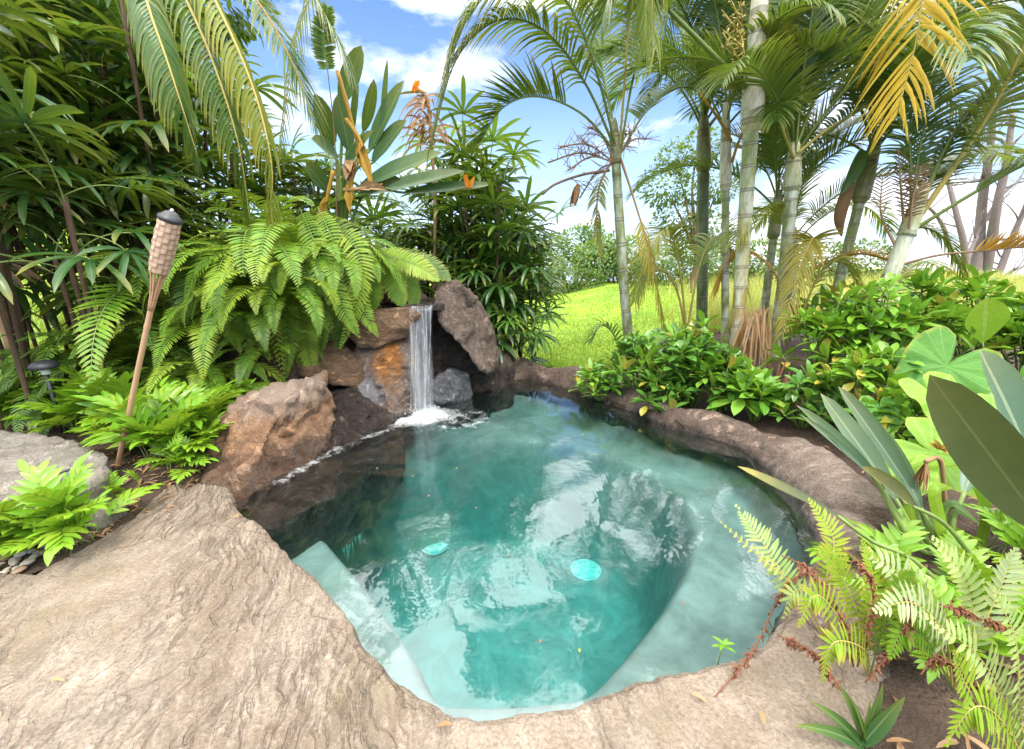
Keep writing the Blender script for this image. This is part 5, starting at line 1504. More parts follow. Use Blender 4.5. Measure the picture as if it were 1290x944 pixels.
shrub('dark shrub right behind the grooved stump stone', 1010, 3.5, .45, .3, 16, WH_D, .85)

# heart shaped leaves
def heart(parent, c, size, tipdir, nrm, mat, stalk_to, seed, cup=.22):
    rr = random.Random(seed)
    n_ = V(nrm).normalized()
    x_ = V(tipdir); x_ = (x_ - n_ * x_.dot(n_)).normalized()
    y_ = n_.cross(x_)
    keys = [(0, 1.0), (12, .80), (30, .66), (60, .54), (90, .52), (120, .56), (145, .62), (160, .52), (172, .26), (180, .10)]
    def rad(a):
        a = abs(a)
        for (a1, r1), (a2, r2_) in zip(keys[:-1], keys[1:]):
            if a <= a2:
                t_ = (a - a1) / (a2 - a1); t_ = t_ * t_ * (3 - 2 * t_)
                return r1 + (r2_ - r1) * t_
        return .1
    mb = MB()
    NR, NA = 9, 72
    rows = []
    for i in range(NR + 1):
        row = []
        for k in range(NA):
            a = -180 + 360 * k / NA
            r_ = rad(a) * i / NR * size
            q = x_ * (r_ * math.cos(R(a))) + y_ * (r_ * math.sin(R(a)))
            f_ = i / NR
            v7 = math.cos(R(a) * 9)
            h = cup * abs(math.sin(R(a))) * r_ * .8 + .02 * size * f_ * v7 - .22 * size * f_ ** 2 * max(0, math.cos(R(a))) * .7 + .03 * size * f_ ** 3 * math.sin(R(a) * 5 + seed)
            ln = abs(((a / 20.0 + .5) % 1.0) - .5)
            row.append(mb.vert(c + q + n_ * h - parent.location, (.0 + .35 * rr.random() * (f_ > .98), .5, .5 if (ln < .06 or abs(a) < 3) else .1, f_)))
        rows.append(row)
    for i in range(NR):
        for k in range(NA):
            mb.face((rows[i][k], rows[i + 1][k], rows[i + 1][(k + 1) % NA], rows[i][(k + 1) % NA]))
    s_ = V(stalk_to) - parent.location
    e_ = V(c) - parent.location
    tube(mb, catmull([s_, s_.lerp(e_, .6) + V((0, 0, .05)) - n_ * .12, e_ - n_ * .01], 10), [.016, .015, .014, .013, .012, .012, .011, .01, .01, .009, .008], 6, m=1)
    return obj('leaf', mb.mesh('leaf', [mat, M['green_stem']]), parent)


tp = thing('taro', 'taro with the huge green heart shaped leaf in the right bed', 'plant', ground_xy(1195, 3.3))
c = P(1193, 462, 3.05)
heart(tp, c, .52, P(1150, 520, 2.75) - c, (-.25, -.75, .62), M['taro'], tp.location, 1)
c = P(1120, 452, 3.3)
heart(tp, c, .26, (-.6, -.6, -.3), (-.3, -.6, .7), M['taro'], tp.location, 2)
tp = thing('taro', 'taro with lime green crinkled leaf below the huge heart shaped leaf', 'plant', ground_xy(1175, 2.95))
c = P(1180, 500, 2.75)
heart(tp, c, .36, (.25, -.9, -.5), (-.1, -.55, .8), M['taro_lime'], tp.location, 3)
c = P(1110, 515, 2.9)
heart(tp, c, .24, (-.3, -.9, -.2), (-.2, -.4, .9), M['taro'], tp.location, 4)
c = P(1250, 520, 2.7)
heart(tp, c, .26, (.4, -.9, -.2), (-.2, -.5, .9), M['taro_lime'], tp.location, 7)
tp = thing('taro', 'taro with a yellow green torn leaf behind the bent grey strap leaves', 'plant', ground_xy(1190, 2.35))
c = P(1175, 570, 2.2)
heart(tp, c, .36, (.6, -.6, -.35), (-.15, -.65, .75), M['taro_lime'], tp.location, 5)
c = P(1145, 590, 2.1)
heart(tp, c, .22, (-.5, -.7, -.35), (-.15, -.5, .85), M['taro_lime'], tp.location, 8)
tp = thing('taro', 'taro with a single upright oval lime leaf below the bare tree', 'plant', ground_xy(1243, 3.9))
path_blade(tp, [V(tp.location), (1240, 470, 3.75), (1238, 432, 3.7)], (1243, 375, 3.65), .30, M['taro_lime'], seed=6, prof=prof_ellip, fold=.1)

# right bird of paradise with grey green paddles
rb = thing('bird_of_paradise', 'bird of paradise with stiff grey green paddle leaves at the right pool edge', 'plant', ground_xy(1185, 1.95))
rt = V(rb.location)
PG = M['paddle_grey']
for i, (s1, b_, tp_, wd, fo) in enumerate([((1165, 690, 1.75), (1128, 628, 1.85), (1034, 497, 2.05), .15, .25), ((1172, 690, 1.8), (1150, 622, 1.9), (1056, 488, 2.15), .13, .5), ((1160, 690, 1.75), (1112, 618, 1.8), (1004, 512, 1.95), .09, .6),
                                         ((1155, 690, 1.7), (1100, 600, 1.8), (1008, 523, 1.9), .05, .5), ((1180, 680, 1.8), (1160, 640, 1.85), (1110, 540, 2.1), .10, .4), ((1200, 660, 1.9), (1215, 620, 1.95), (1245, 545, 2.1), .14, .3)]):
    path_blade(rb, [rt + V((U(-.05, .05), U(-.05, .05), 0)), s1, b_], tp_, wd * .66, PG, seed=40 + i, stalk_rad=.017, fold=fo, sag=.1)
rb2 = thing('bird_of_paradise', 'bird of paradise with one broad dark olive paddle leaf cut by right picture edge', 'plant', ground_xy(1330, 1.75))
rt = V(rb2.location)
path_blade(rb2, [rt, (1345, 740, 1.55), (1318, 668, 1.5)], (1172, 474, 1.62), .22, M['olive_paddle'], seed=51, stalk_rad=.016, fold=.12, tint=0, tiptint=.04, nrm=V((-.45, -.9, .05)))
path_blade(rb2, [rt, (1300, 700, 1.7), (1290, 560, 1.9)], (1234, 442, 2.05), .17, PG, seed=52, fold=.3)
path_blade(rb2, [rt, (1250, 720, 1.65), (1190, 660, 1.66), (1150, 638, 1.70)], (1085, 588, 1.8), .07, M['olive_paddle'], seed=53, fold=.5, tint=.05)
path_blade(rb2, [rt, (1240, 770, 1.55), (1150, 705, 1.55), (1100, 683, 1.58), (1055, 650, 1.62)], (930, 588, 1.78), .05, M['olive_paddle'], seed=54, fold=.3, tiptint=.3)
path_blade(rb2, [rt, (1330, 650, 1.9), (1300, 560, 2.1)], (1262, 470, 2.25), .15, PG, seed=55, fold=.3)
sp_ = thing('strap_plant', 'bright folded strap leaves bending over between the grey paddle leaves', 'plant', ground_xy(1175, 2.1))
for i, (a, m_, e_) in enumerate([((1160, 720, 1.95), (1150, 600, 2.0), (1215, 585, 2.05)), ((1185, 720, 1.9), (1195, 640, 1.9), (1235, 660, 1.85)), ((1230, 720, 1.9), (1245, 640, 1.95), (1215, 600, 2.0)), ((1200, 730, 1.85), (1175, 660, 1.85), (1160, 700, 1.8)), ((1205, 720, 1.8), (1180, 625, 1.75), (1200, 615, 1.8))]):
    mb = MB()
    pth = catmull([P(*a) - sp_.location, P(*m_) - sp_.location, P(*e_) - sp_.location], 14)
    for k in range(14):
        pass
    prev = None
    for k, q in enumerate(pth):
        t_ = k / 14
        T = (pth[min(k + 1, 14)] - pth[max(k - 1, 0)]).normalized()
        S = T.cross(V((0, -1, .3))).normalized()
        w_ = .032 * (1 if t_ < .6 else max(.05, 1 - (t_ - .6) * 2.4))
        cur = (mb.vert(q - S * w_ + T.cross(S) * w_ * .3, (.05, .5, 0, t_)), mb.vert(q, (.05, .5, .5, t_)), mb.vert(q + S * w_ + T.cross(S) * w_ * .3, (.05, .5, 1, t_)))
        if prev:
            mb.face((prev[0], prev[1], cur[1], cur[0])); mb.face((prev[1], prev[2], cur[2], cur[1]))
        prev = cur
    obj('leaf', mb.mesh('leaf', [M['taro_lime'] if i % 2 == 0 else M['strap']]), sp_)
wf = thing('wilted_flower', 'wilted brown bird of paradise flower on a bent pink stalk', 'flower', ground_xy(1188, 2.0))
mb = MB()
q0 = V(wf.location)
tube(mb, catmull([V((0, 0, 0)), P(1190, 640, 1.95) - q0, P(1187, 590, 1.93) - q0, P(1180, 577, 1.92) - q0, P(1166, 582, 1.9) - q0], 14), .011, 6, tint=.3)
for k in range(26):
    blade(mb, P(1166, 582, 1.9) - q0, V((U(-.4, .3), U(-.4, .2), -1)), V((0, -1, 0)), U(.08, .17), .014, 5, .3, .3, prof_sword, U(.3, 1), U(0, 1))
obj('shreds', mb.mesh('shreds', [M['dry']]), wf)
mb = MB()
for k in range(8):
    blade(mb, P(1183, 565, 1.92) - q0, V((U(-.8, .8), U(-.3, .1), U(-.1, .8))), V((0, -1, .3)), U(.04, .08), .022, 5, .3, .3, prof_lance, U(.3, .9), U(0, 1))
obj('petals', mb.mesh('petals', [M['orange_petal']]), wf)

# ------------------------------------------------------------------ right foreground ferns
def near_fern(label, px, py, fr, dz=0.0):
    b = at(px, py, .06)
    th_ = thing('pale_fern', label, 'fern', (b.x, b.y, tz(b.x, b.y)), 'pale ferns in the right foreground')
    for i, (path, N, plen, W, mats, kw) in enumerate(fr):
        path_frond(th_, [((px, py, b.y))] + path, N, plen, W, mats, seed=700 + px + i, segs=5, rad=.0035, jit=.08, **kw)
    return th_


PF, SV, FYL = [M['pale_fern'], M['yellow_stem']], [M['silver_fern'], M['yellow_stem']], [M['fern_yellow'], M['yellow_stem']]
LP = lambda t: (.55 + .45 * math.sin(math.pi * min(1, t * 1.1 + .15))) if t < .55 else max(.08, 1 - (t - .55) * 2.0)
KW = dict(a0=78, a1=50, lift=10, droop=.25, prof=prof_lance, lenprof=LP, fold=.12, fold_up=V((.2, -.8, .6)), wave=.1)
near_fern('pale fern with a frond reaching left over the water', 1050, 820,
          [([(1005, 755, 1.40), (965, 690, 1.5), (926, 636, 1.62)], 26, .080, .0135, PF, dict(KW, s0=.30, tiptint=.1)),
           ([(1005, 745, 1.38), (955, 700, 1.45), (905, 655, 1.52)], 14, .028, .01, PF, dict(KW, s0=.4, tint=.2)),
           ([(1040, 740, 1.35), (1050, 680, 1.42), (1018, 628, 1.5)], 24, .075, .013, FYL, dict(KW, s0=.32, tiptint=.5)),
           ([(1035, 760, 1.3), (1000, 745, 1.28), (985, 780, 1.25)], 14, .06, .015, PF, dict(KW, s0=.3, tiptint=.6))])
near_fern('yellow green fern with browned tips at centre of the foreground clump', 1095, 855,
          [([(1085, 790, 1.22), (1060, 725, 1.28), (1030, 690, 1.3)], 28, .075, .013, FYL, dict(KW, s0=.2, tiptint=.4)),
           ([(1090, 800, 1.2), (1100, 730, 1.25), (1085, 680, 1.3)], 26, .07, .013, FYL, dict(KW, s0=.2, tiptint=.5)),
           ([(1070, 800, 1.15), (1030, 750, 1.15), (1005, 790, 1.12)], 25, .07, .012, FYL, dict(KW, s0=.2, tiptint=.6)),
           ([(1110, 800, 1.2), (1130, 740, 1.22), (1150, 720, 1.22)], 25, .07, .012, [M['fern'], M['green_stem']], dict(KW, s0=.2, tiptint=.2)),
           ([(1090, 820, 1.1), (1050, 810, 1.06), (1035, 860, 1.04)], 24, .065, .012, FYL, dict(KW, s0=.2, tiptint=.5))])
near_fern('silvery fern with curled coarse fronds right of the foreground clump', 1200, 870,
          [([(1180, 800, 1.2), (1140, 730, 1.25), (1082, 690, 1.3)], 20, .085, .018, SV, dict(KW, s0=.25)),
           ([(1225, 800, 1.15), (1215, 730, 1.2), (1173, 676, 1.25)], 18, .08, .02, PF, dict(KW, s0=.3, tiptint=.15)),
           ([(1190, 800, 1.12), (1150, 760, 1.08), (1100, 770, 1.05)], 20, .08, .017, SV, dict(KW, s0=.25)),
           ([(1230, 810, 1.1), (1260, 740, 1.12), (1280, 690, 1.15)], 18, .085, .019, SV, dict(KW, s0=.3)),
           ([(1170, 810, 1.15), (1140, 790, 1.1), (1120, 830, 1.05)], 20, .075, .015, [M['fern'], M['green_stem']], dict(KW, s0=.25))])
near_fern('large light green fern at the bottom right corner', 1300, 990,
          [([(1270, 900, .92), (1235, 830, .94), (1165, 775, .98)], 26, .085, .016, PF, dict(KW, s0=.2)),
           ([(1285, 900, .9), (1280, 810, .92), (1250, 740, .95)], 26, .085, .016, PF, dict(KW, s0=.2)),
           ([(1300, 900, .9), (1330, 820, .92), (1330, 760, .95)], 24, .085, .016, SV, dict(KW, s0=.2)),
           ([(1270, 920, .86), (1230, 890, .84), (1190, 940, .82)], 24, .07, .014, FYL, dict(KW, s0=.2)),
           ([(1260, 930, .84), (1215, 860, .86), (1200, 820, .86)], 24, .07, .014, FYL, dict(KW, s0=.2))])
# low green filler plants below those ferns
for lab, px, py, n_ in [('dark green lobed fern shaded under the silvery fern', 1150, 800, 12), ('green lobed fern at right edge under the olive paddle', 1270, 780, 14), ('dark lobed fern between the foreground clump and grey paddle leaves', 1120, 730, 14), ('lobed fern low at the right picture edge by the strap leaves', 1265, 700, 14)]:
    b = at(px, py, .1)
    th_ = wart(lab, px, 0, n_, .34, at_=V((b.x, b.y, tz(b.x, b.y))))
# dry rusty fern stems
def rusty(label, px, py, paths, seed):
    rr = random.Random(seed)
    b = at(px, py, .08)
    th_ = thing('dry_fern', label, 'dead fern', (b.x, b.y, b.z), 'dry fern stems')
    for pth in paths:
        mb = MB()
        pp = catmull([P(*q) - b for q in pth], 30)
        tube(mb, pp, .0025, 5, tint=.1)
        for k in range(110):
            i = rr.randrange(2, 25)
            d = V((rr.uniform(-1, 1), rr.uniform(-1, .6), rr.uniform(-.8, .8)))
            blade(mb, pp[i], d, V((0, 0, 1)), rr.uniform(.012, .032), .008, 4, 1.6, .5, prof_lance, rr.uniform(0, .8), rr.random(), 0, wave=.6)
        obj('stem', mb.mesh('stem', [M['rust']]), th_)
rusty('curled rusty fern stem lying from the clump down onto the deck', 1010, 790, [[(1035, 720, 1.3), (1000, 730, 1.3), (975, 765, 1.3), (950, 820, 1.22), (925, 850, 1.17), (868, 915, 1.03)]], 1)
rusty('tangle of rusty dead fern bits inside the foreground clump', 1070, 850, [[(1075, 840, 1.12), (1060, 780, 1.15), (1020, 720, 1.25), (985, 700, 1.35)], [(1080, 840, 1.1), (1100, 770, 1.15), (1090, 720, 1.2), (1060, 690, 1.3)], [(1090, 860, 1.05), (1130, 810, 1.08), (1150, 770, 1.1), (1120, 740, 1.15)], [(1060, 870, 1.05), (1030, 830, 1.08), (1000, 810, 1.15), (980, 800, 1.2)]], 2)
rusty('rusty dead stem on bare soil at the bottom right', 1230, 860, [[(1240, 880, .98), (1215, 850, 1.02), (1180, 830, 1.05), (1160, 850, 1.02)], [(1280, 800, 1.1), (1240, 780, 1.1), (1210, 770, 1.12), (1180, 760, 1.15)]], 3)
# strap plant at the bottom
b = at(1090, 938, .08)
sp_ = thing('strap_plant', 'small plant with smooth dark strap leaves at the bottom edge', 'plant', (b.x, b.y, .07))
for i, (tx, ty, Yt, wd) in enumerate([(1056, 862, 1.02, .034), (1022, 884, .98, .028), (1000, 914, .93, .028), (1112, 862, 1.02, .03), (1140, 878, .98, .036), (1096, 880, .97, .026), (1072, 880, .93, .022)]):
    path_blade(sp_, [V(b) + V((U(-.015, .015), U(-.015, .015), 0))], (tx, ty, Yt), wd * 1.2, M['strap'], seed=60 + i, fold=.25, sag=.25 + .1 * (i % 3), prof=prof_lance, tiptint=.15, nrm=V((U(-.5, .5), -.5, .8)))
b = at(905, 832, .1)
sd = thing('seedling', 'tiny bright green seedling at the pool edge', 'plant', b)
mb = MB()
tube(mb, [V((0, 0, -.02)), V((.005, 0, .04)), V((.01, .0, .075))], .002, 5, m=1)
for k in range(6):
    a = k * 1.05
    blade(mb, V((.01, 0, .07 - .01 * (k % 2))), V((math.cos(a), math.sin(a) * .6, .25)), V((0, 0, 1)), .045, .014, 4, .5, .2)
obj('leaves', mb.mesh('leaves', [M['fern'], M['green_stem']]), sd)

# ------------------------------------------------------------------ bamboo torch
M['dark_leaf'] = leaf_mat('dark tree leaf', (0.015, 0.055, 0.012), (0.045, 0.12, 0.02), rough=0.4)
M['bamboo'] = stem_mat('bamboo', (0.36, 0.20, 0.10), (0.52, 0.33, 0.20), .5, 18)
t = NT('woven bamboo')
a_ = t.n('ShaderNodeAttribute', attribute_name='lf')
sp2 = t.n('ShaderNodeSeparateColor', {0: a_.outputs['Color']})
col = t.mix(sp2.outputs[1], (0.22, 0.12, 0.07), (0.68, 0.50, 0.36))
col = t.mix(t.math('MULTIPLY', t.noise(t.coord('Object'), 60, 3), .5), col, (0.14, 0.08, 0.05))
M['weave'] = t.done(t.pbsdf(Base_Color=col, Roughness=.6))
M['black_metal'] = simple('black painted metal', (0.03, 0.03, 0.033), .45)
M['wick'] = simple('cotton wick', (0.5, 0.47, 0.4), .9)
tb = at(148, 588, .12)
tt_ = P(216, 268, 2.62)
to = thing('tiki_torch', 'leaning bamboo garden torch with woven basket head and black cap', 'torch', tb)
ax = tt_ - tb
LT = ax.length
rot = ax.to_track_quat('Z', 'Y').to_euler()
mb = MB()
pts, rr = [], []
for i in range(61):
    f_ = i / 60
    pts.append(V((0, 0, LT * .70 * f_ - .1 * (1 - f_))))
    node = max(0, 1 - abs(((f_ * 5.2) % 1) - .5) / .035)
    rr.append(.0155 + .003 * node)
tube(mb, pts, rr, 12)
obj('pole', mb.mesh('pole', [M['bamboo']]), to, rot=rot)
for k in range(9):
    a = k / 9 * 6.2832
    mb = MB()
    tube(mb, catmull([V((.013 * math.cos(a), .013 * math.sin(a), LT * .66)), V((.018 * math.cos(a), .018 * math.sin(a), LT * .72)), V((.040 * math.cos(a), .040 * math.sin(a), LT * .80)), V((.048 * math.cos(a), .048 * math.sin(a), LT * .83))], 8), .0052, 5)
    obj('strut', mb.mesh('strut', [M['bamboo']]), to, rot=rot)
mb = MB()
NS, NRW = 48, 40
pv = None
for i in range(NRW + 1):
    f_ = i / NRW
    row = []
    for k in range(NS):
        ck = 1 if (int(i / 4) + int(k / 4)) % 2 else -1
        edge = min(1, min(i % 4, 4 - i % 4), min(k % 4, 4 - k % 4))
        r_ = (.046 + .017 * math.sin(math.pi * (.15 + .6 * f_)) - .004) + .0014 * ck * (edge > 0)
        a = k / NS * 6.2832
        row.append(mb.vert((r_ * math.cos(a), r_ * math.sin(a), LT * (.80 + .175 * f_)), (0, (.95 if ck > 0 else .72) * (1 if edge else .25), 0, f_)))
    if pv:
        for k in range(NS): mb.face((pv[k], pv[(k + 1) % NS], row[(k + 1) % NS], row[k]))
    pv = row
mb.face(tuple(pv))
obj('basket', mb.mesh('basket', [M['weave']], False), to, rot=rot)
mb = MB()
tube(mb, [V((0, 0, LT * z)) for z in (.972, .978, .984, .990, 1.0, 1.003)], [.056, .062, .060, .046, .030, .020], 20)
obj('cap', mb.mesh('cap', [M['black_metal']]), to, rot=rot)
mb = MB()
tube(mb, [V((0, 0, LT * z)) for z in (1.0, 1.006, 1.012)], [.010, .010, .006], 10)
obj('wick', mb.mesh('wick', [M['wick']]), to, rot=rot)
mb = MB()
tube(mb, [V((.0165 * math.cos(k / 16 * 6.2832), .0165 * math.sin(k / 16 * 6.2832), LT * .70)) for k in range(17)], .003, 5)
obj('band', mb.mesh('band', [M['black_metal']]), to, rot=rot)

# black garden light among the ferns
gl_ = ground_xy(80, 3.25)
gt = thing('garden_light', 'small black mushroom shaped garden light among the left ferns', 'garden light', gl_)
hz = P(80, 460, 3.25).z - gl_.z
mb = MB(); tube(mb, [V((0, 0, -.05)), V((0, 0, hz - .02))], .014, 10); obj('stem', mb.mesh('stem', [M['black_metal']]), gt)
mb = MB(); tube(mb, [V((0, 0, hz + z)) for z in (-.03, -.025, -.005, .02, .034, .04)], [.02, .085, .088, .07, .04, .008], 24); obj('shade', mb.mesh('shade', [M['black_metal']]), gt)
mb = MB(); tube(mb, [V((0, 0, hz + z)) for z in (-.075, -.07, -.03)], [.02, .028, .028], 16); obj('lens', mb.mesh('lens', [M['white_plastic']]), gt)

# red handled tool on the flat stone, fallen fruit
M['red_plastic'] = simple('red plastic', (0.62, 0.04, 0.03), .4)
a0, a1 = at(56, 606, .30), at(90, 594, .30)
tl_ = thing('lighter', 'red and black garden lighter lying on the flat grey stone', 'lighter', a0)
d = a1 - a0
mb = MB(); tube(mb, [d * s + V((0, 0, .012)) for s in (0, .04, .3, .5, .55)], [.006, .012, .013, .011, .008], 10); obj('handle', mb.mesh('handle', [M['red_plastic']]), tl_)
mb = MB(); tube(mb, [d * s + V((0, 0, .012)) for s in (.54, .58, .95, 1.0)], [.009, .008, .006, .004], 10); obj('barrel', mb.mesh('barrel', [M['black_metal']]), tl_)
mb = MB(); tube(mb, [d * .28 + V((0, 0, .022)), d * .32 + V((0, 0, .027)), d * .38 + V((0, 0, .022))], .004, 6); obj('trigger', mb.mesh('trigger', [M['black_metal']]), tl_)
M['fruit'] = simple('orange fruit skin', (0.72, 0.28, 0.03), .45)
bm = bmesh.new(); bmesh.ops.create_icosphere(bm, subdivisions=3, radius=.022)
for v in bm.verts: v.co *= 1 + .06 * noise.noise(v.co * 60)
c = at(144, 616, .17)
tag(obj('fallen_fruit', bm_mesh('fallen_fruit', bm, M['fruit']), loc=c), 'small round orange fruit fallen beside the flat grey stone', 'fruit')

# pebbles by the deck
M['pebble'] = rock_mat('cream pebble', [(0.36, 0.28, 0.2), (0.5, 0.42, 0.33), (0.62, 0.56, 0.48), (0.7, 0.66, 0.6)], 14, bump=.2)
M['pebble2'] = rock_mat('tan pebble', [(0.2, 0.11, 0.06), (0.33, 0.2, 0.12), (0.42, 0.29, 0.19), (0.5, 0.4, 0.3)], 14, bump=.2)
pm = []
for k in range(5):
    bm = bmesh.new(); bmesh.ops.create_icosphere(bm, subdivisions=3, radius=.028)
    for v in bm.verts:
        v.co *= 1 + .25 * noise.noise(v.co * 30 + V((k * 5, 0, 0)))
        v.co.z *= .6; v.co.x *= 1.25
    pm.append(bm_mesh('pebble', bm, M['pebble'] if k < 3 else M['pebble2']))
rp = random.Random(5)
pl = []
for k in range(2000):
    px, py = rp.uniform(-30, 178), rp.uniform(632, 735)
    edge = 735 - (px) * .62 if px < 120 else 735 - 74 - (px - 120) * .55
    if not (edge - 40 < py < edge - 1): continue
    c = at(px, py, .085)
    if any((c - q).length < .030 for q in pl): continue
    pl.append(c)
    s = rp.uniform(.4, .85)
    light = rp.random() < .7
    me = pm[rp.randrange(3)] if light else pm[rp.randrange(3, 5)]
    o = obj('pebble', me, None, (c.x, c.y, c.z + rp.uniform(-.012, .012)), (rp.uniform(-.3, .3), rp.uniform(-.3, .3), rp.uniform(0, 6.28)), s)
    tag(o, ('cream pebble lying in the gravel strip between deck and ferns' if light else 'tan pebble lying in the gravel strip between deck and ferns'), 'pebble', 'cream pebbles along the deck' if light else 'tan pebbles along the deck')
    if len(pl) > 95: break
mb = MB()
for i in range(11):
    pass
# soil under the pebbles
mb = MB()
q = [at(x, y, .06) for x, y in [(-150, 830), (0, 745), (120, 690), (175, 650), (215, 612), (150, 600), (100, 640), (0, 650), (-150, 680)]]
mb.face(tuple(mb.vert((p.x, p.y, .072), (1, 0, 0, 1)) for p in q))
tag(obj('soil', mb.mesh('soil', [M['ground']])), kind='structure')

# leaf litter on the bare soil of both beds
mb = MB()
rl = random.Random(77)
for k in range(900):
    if k % 3:
        x, y = rl.uniform(-3.2, -1.75), rl.uniform(1.9, 3.6)
    else:
        x, y = rl.uniform(1.15, 3.0), rl.uniform(.7, 3.2)
    p = V((x, y, tz(x, y)))
    if poly_sd(np.array([x]), np.array([y]), POOL)[0] < .3: continue
    a = rl.uniform(0, 6.28)
    blade(mb, p + V((0, 0, rl.uniform(.004, .02))), V((math.cos(a), math.sin(a), rl.uniform(-.1, .3))), V((0, 0, 1)), rl.uniform(.03, .10), rl.uniform(.008, .022), 4, .5, .4, prof_lance, rl.uniform(0, .9), rl.random(), wave=.3)
tag(obj('leaf_litter', mb.mesh('leaf_litter', [M['dry']])), kind='stuff')

mb0 = []
for k in range(3):
    mb = MB(); blade(mb, V((-.03, 0, .004)), V((1, 0, .12)), V((0, 0, 1)), .07, .022, 5, .5, .5, prof_lance, .2 + .3 * k, .5, wave=.3); mb0.append(mb.mesh('dry_leaf', [M['dry']]))
for k, (px, py, lab) in enumerate([(72, 858, 'small dry leaf lying alone on the left part of the deck'), (300, 650, 'dry leaf on the deck tongue beside the rusty boulder'), (215, 640, 'dry leaf at the planted edge of the deck below the torch'), (880, 880, 'dry leaf on the deck near the rusty fern stem'), (960, 905, 'dry leaf on the deck left of small strap leaved plant'), (560, 915, 'dry leaf at the front lip of the deck')]):
    c = at(px, py, .115)
    tag(obj('dry_leaf', mb0[k % 3], None, c, (0, 0, k * 1.9), .7), lab, 'leaf', 'dry leaves on the deck')

# floating leaf specks
mb0 = []
for k in range(3):
    mb = MB(); blade(mb, V((-.012, 0, 0)), V((1, 0, .05)), V((0, 0, 1)), .026, .013, 4, .1, .2, prof_ellip, .3 + .3 * k, .5); mb0.append(mb.mesh('floating_leaf', [M['dry'] if k else M['fern_yellow']]))
for k, (px, py) in enumerate([(575, 590), (540, 625), (600, 640), (388, 585), (370, 600), (680, 808), (730, 820), (640, 700), (820, 660), (475, 590), (520, 600), (860, 760)]):
    c = at(px, py, .006)
    tag(obj('floating_leaf', mb0[k % 3], None, c, (0, 0, k * 1.3), .8), 'tiny fallen leaf speck floating on the pool', 'leaf', 'leaf specks on the water')

# ------------------------------------------------------------------ background: lawn grass, meadow, bushes, trees
def blades_mesh(name, n, posf, hmin, hmax, wf, mat, seed):
    g = np.random.default_rng(seed)
    x, y = posf(g, n)
    n = len(x)
    z = terrain(x, y) - .01
    h = g.uniform(hmin, hmax, n); wd = wf(x, y, g)
    a = g.uniform(0, 2 * np.pi, n); ln = g.uniform(.1, .6, n); b = g.uniform(0, 2 * np.pi, n)
    cx, cy = np.cos(a) * wd / 2, np.sin(a) * wd / 2
    tx, ty = x + np.cos(b) * ln * h, y + np.sin(b) * ln * h
    mx, my = x + np.cos(b) * ln * h * .35, y + np.sin(b) * ln * h * .35
    vs = np.stack([np.stack([x - cx, y - cy, z], -1), np.stack([x + cx, y + cy, z], -1), np.stack([mx + cx * .7, my + cy * .7, z + h * .6], -1), np.stack([mx - cx * .7, my - cy * .7, z + h * .6], -1), np.stack([tx, ty, z + h], -1)], 1).reshape(-1, 3)
    i = np.arange(n) * 5
    fs = np.concatenate([np.stack([i, i + 1, i + 2, i + 3], -1).tolist(), []]).tolist() if False else [(int(k), int(k + 1), int(k + 2), int(k + 3)) for k in i] + [(int(k + 3), int(k + 2), int(k + 4)) for k in i]
    me = bpy.data.meshes.new(name)
    me.from_pydata(vs.tolist(), [], fs)
    me.materials.append(mat)
    ca = me.color_attributes.new('lf', 'FLOAT_COLOR', 'POINT')
    v_ = g.uniform(0, 1, n)
    tn = np.where(g.uniform(0, 1, n) < .12, g.uniform(.2, .6, n), 0)
    cc = np.repeat(np.stack([tn, v_, 0 * v_ + .2, 0 * v_ + .5], -1), 5, 0)
    ca.data.foreach_set('color', cc.astype(np.float32).ravel())
    me.update()
    return me


def lawn_pos(g, n):
    y = 5.7 + 17 * g.uniform(0, 1, n) ** 1.7
    x = g.uniform(-.08, .42, n) * y + g.uniform(-.5, .5, n)
    k = ~((np.hypot(x - 3.8, (y - 6.0) / 1.4) < 2.0))
    return x[k], y[k]
o = tag(obj('grass', blades_mesh('grass', 42000, lawn_pos, .02, .05, lambda x, y, g: .006 + .0014 * y, M['grass'], 1)), kind='stuff')
def left_pos(g, n):
    y = 6.5 + 13 * g.uniform(0, 1, n) ** 1.3
    x = -g.uniform(.35, 1.35, n) * y
    return x, y
tag(obj('grass', blades_mesh('grass', 22000, left_pos, .06, .16, lambda x, y, g: .008 + .002 * y, M['grass'], 2)), kind='stuff')
def mead_pos(g, n):
    y = 7 + 15 * g.uniform(0, 1, n) ** 1.1
    x = (.46 + np.abs(g.normal(0, .08, n)) * (g.uniform(0, 1, n) < .3) * -1 + g.uniform(0, 1, n) * 1.0) * y
    return x, y
tag(obj('tall_grass', blades_mesh('tall_grass', 36000, mead_pos, .2, .55, lambda x, y, g: .006 + .0016 * y, M['tall_grass'], 3)), kind='stuff')


def foliage(blobs, n, L, W, mat, seed, name='crown'):
    rr = random.Random(seed)
    mb = MB()
    tot = sum(b[3] ** 2 for b in blobs)
    for (cx, cy, cz, rad, sq) in blobs:
        for k in range(int(n * rad ** 2 / tot)):
            d = V((rr.gauss(0, 1), rr.gauss(0, 1), rr.gauss(0, 1))).normalized()
            r_ = rad * (1 - abs(rr.gauss(0, .22))) * (1 + .25 * noise.noise(d * 2.2 + V((seed, cx, cz))))
            p = V((cx + d.x * r_, cy + d.y * r_, cz + d.z * r_ * sq))
            dd = (d + V((rr.uniform(-.9, .9), rr.uniform(-.9, .9), rr.uniform(-.9, .5)))).normalized()
            blade(mb, p, dd, (d + V((0, 0, .8))), L * rr.uniform(.6, 1.2), W * rr.uniform(.7, 1.2), 3, .5, .15, prof_ellip, .25 if rr.random() < .05 else 0, rr.random())
    return mb.mesh(name, [mat])


